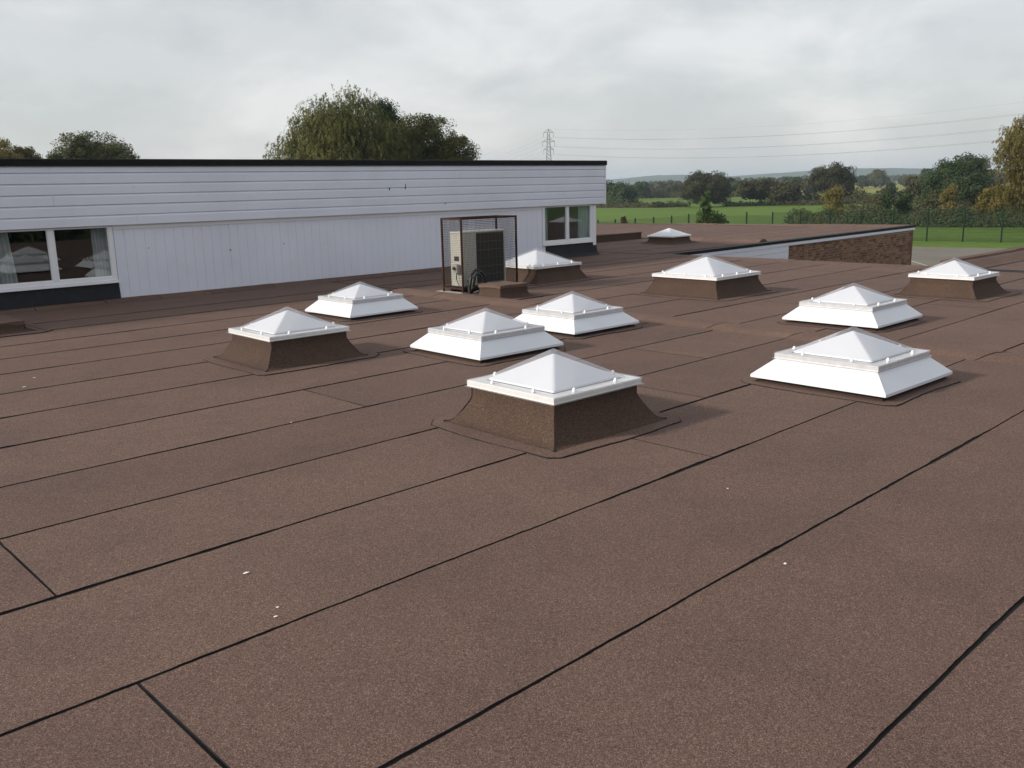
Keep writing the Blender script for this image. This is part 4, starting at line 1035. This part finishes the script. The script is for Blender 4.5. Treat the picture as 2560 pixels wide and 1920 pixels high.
# far woods that read as one mass
def wood(name, dist, pts, depth, n, seed, leaf):
    rg = np.random.default_rng(seed); P = []; Nr = []
    x = np.array([p_[0] for p_ in pts]); y = np.array([p_[1] for p_ in pts])
    ctr = rg.uniform(x[0], x[-1], n)
    for xc in ctr:
        dd = dist+rg.uniform(0, depth); top = at_dist(xc, np.interp(xc, x, y)+rg.normal(0, 1.2), dd); h = top.z-G
        if h < 1: continue
        rr = h*rg.uniform(.28, .5); m = 330
        d = rg.normal(0, 1, (m, 3)); d /= np.linalg.norm(d, axis=1)[:, None]; d[:, 2] = np.where(rg.random(m) < .7, np.abs(d[:, 2]), d[:, 2])
        q = d*np.array([rr, rr, h*.42])*rg.uniform(.75, 1.05, m)[:, None]
        P.append(q+np.array([top.x, top.y, G+h*.58])); Nr.append(d)
    P, Nr = np.vstack(P), np.vstack(Nr)
    V = leaf_arrays(P, Nr, leaf, leaf*.6, None, rg)
    o = inst(name, leaf_mesh(name, V, LEAF_WOOD)); return tag(o, 'distant mass of woodland below the hills', 'wood', None, 'stuff')
wood('distant_wood', 480, [(1380,470),(1500,466),(1580,464),(1640,456),(1720,451),(1800,449),(1860,452),(1920,447),(1980,443),(2060,447),(2150,445),(2260,442),(2420,440),(2700,436)], 160, 150, 71, .8)
wood('distant_wood', 900, [(1380,466),(1500,461),(1600,457),(1700,450),(1800,446),(1900,446),(2000,443),(2100,441),(2200,440),(2300,437),(2700,430)], 300, 170, 72, 1.3)

# ------------------------------------------------------------------ pylon and wires
def pylon(D, px, label, rz, hgt=38.5):
    base = at_dist(px, 466, D); o = empty('electricity_pylon', (base.x, base.y, G), rz); tag(o, label, 'pylon')
    H = hgt; r = .12
    wd = lambda z: 2.6*(1-z/H)**1.15 + .55*(z/H)
    mb = MB(); lv = list(np.linspace(0, H*.93, 17))
    for sx in (-1, 1):
        for sy in (-1, 1): mb.tube([(sx*wd(z), sy*wd(z), z) for z in lv] + [(0, 0, H)], r, 4)
    mb.build('leg_frame', TOWER, o)
    mb = MB()
    for z0, z1 in zip(lv[:-1], lv[1:]):
        a, b = wd(z0), wd(z1)
        for s in (-1, 1):
            mb.tube([(-a, s*a, z0), (b, s*b, z1)], r*.6, 3).tube([(a, s*a, z0), (-b, s*b, z1)], r*.6, 3)
            mb.tube([(s*a, -a, z0), (s*b, b, z1)], r*.6, 3).tube([(s*a, a, z0), (s*b, -b, z1)], r*.6, 3)
    mb.build('lattice', TOWER, o)
    ends = []
    for zf_, hw in ((.945, 2.9), (.81, 3.6), (.69, 2.9)):
        z = H*zf_; mb = MB(); a = wd(z)
        for s in (-1, 1):
            for sy in (-1, 1):
                mb.tube([(s*a, sy*a, z), (s*hw, 0, z)], r*.8, 4).tube([(s*a*.9, sy*a*.9, z+1.7), (s*hw, 0, z)], r*.7, 4)
            mb.tube([(s*hw, 0, z), (s*hw, 0, z-2.6)], .09, 4); ends.append((s, z-2.6, hw))
        mb.build('cross_arm', TOWER, o)
    return o, ends, H
rzp = math.atan2(RT.y, RT.x)
py1, ends, H1 = pylon(560, 1373, 'grey lattice electricity pylon rising over the white block roof trim', rzp)
LINE_B = at_dist(3050, 466, 430); LINE_C = at_dist(1010, 466, 900)
ax = Vector((math.cos(rzp), math.sin(rzp), 0))
for far_, zoff, sag, spanlab in ((LINE_B, 1.0, 7.5, ' sagging out over the fields'), (LINE_C, -4.0, 10.0, ' running away behind the willow')):
    for (s, z, hw) in ends + [(0, H1, 0)]:
        a = py1.location + ax*(s*hw) + Vector((0, 0, z)); b = Vector((far_.x, far_.y, G+z+zoff)) + ax*(s*hw)
        pts = []
        for q in range(41):
            t_ = q/40; p_ = a.lerp(b, t_); p_.z -= 4*sag*t_*(1-t_); pts.append(p_)
        lvl = {0: 'thin earth wire at the pylon tip', 1: 'power line on the upper pylon arm', 2: 'power line on the widest pylon arm', 3: 'power line on the lowest pylon arm'}[0 if not s else 1+ends.index((s, z, hw))//2]
        o = MB().tube(pts, .026 if s else .015, 4).build('power_line', TOWER); tag(o, lvl+spanlab, 'power line', 'power lines from the pylon ' + ('over the fields' if far_ is LINE_B else 'behind the willow'))

# ------------------------------------------------------------------ haze
m, t = new_mat('haze_air'); vol = nd(t, 'ShaderNodeVolumePrincipled', {'Color': (.72,.86,1.0,1), 'Density': .00024, 'Anisotropy': .15})
o_ = t.nodes.new('ShaderNodeOutputMaterial'); t.links.new(vol.outputs[0], o_.inputs['Volume'])
hz = MB().box(-7200, 7200, -7200, 7200, G-1.6, 48).build('haze', m); tag(hz, 'pale air haze over the fields', 'haze', None, 'stuff')
# unseen trees added behind the viewpoint to darken the reflection in the clerestory glass
hedge('added_tree_belt', 'added tree belt out of view behind the roofs, darkening the window reflection', [(-30, -42), (0, -40), (34, -38)], 8.5, 9, .5, 260, LEAF_DARK, 'trees', 91, None, .2)
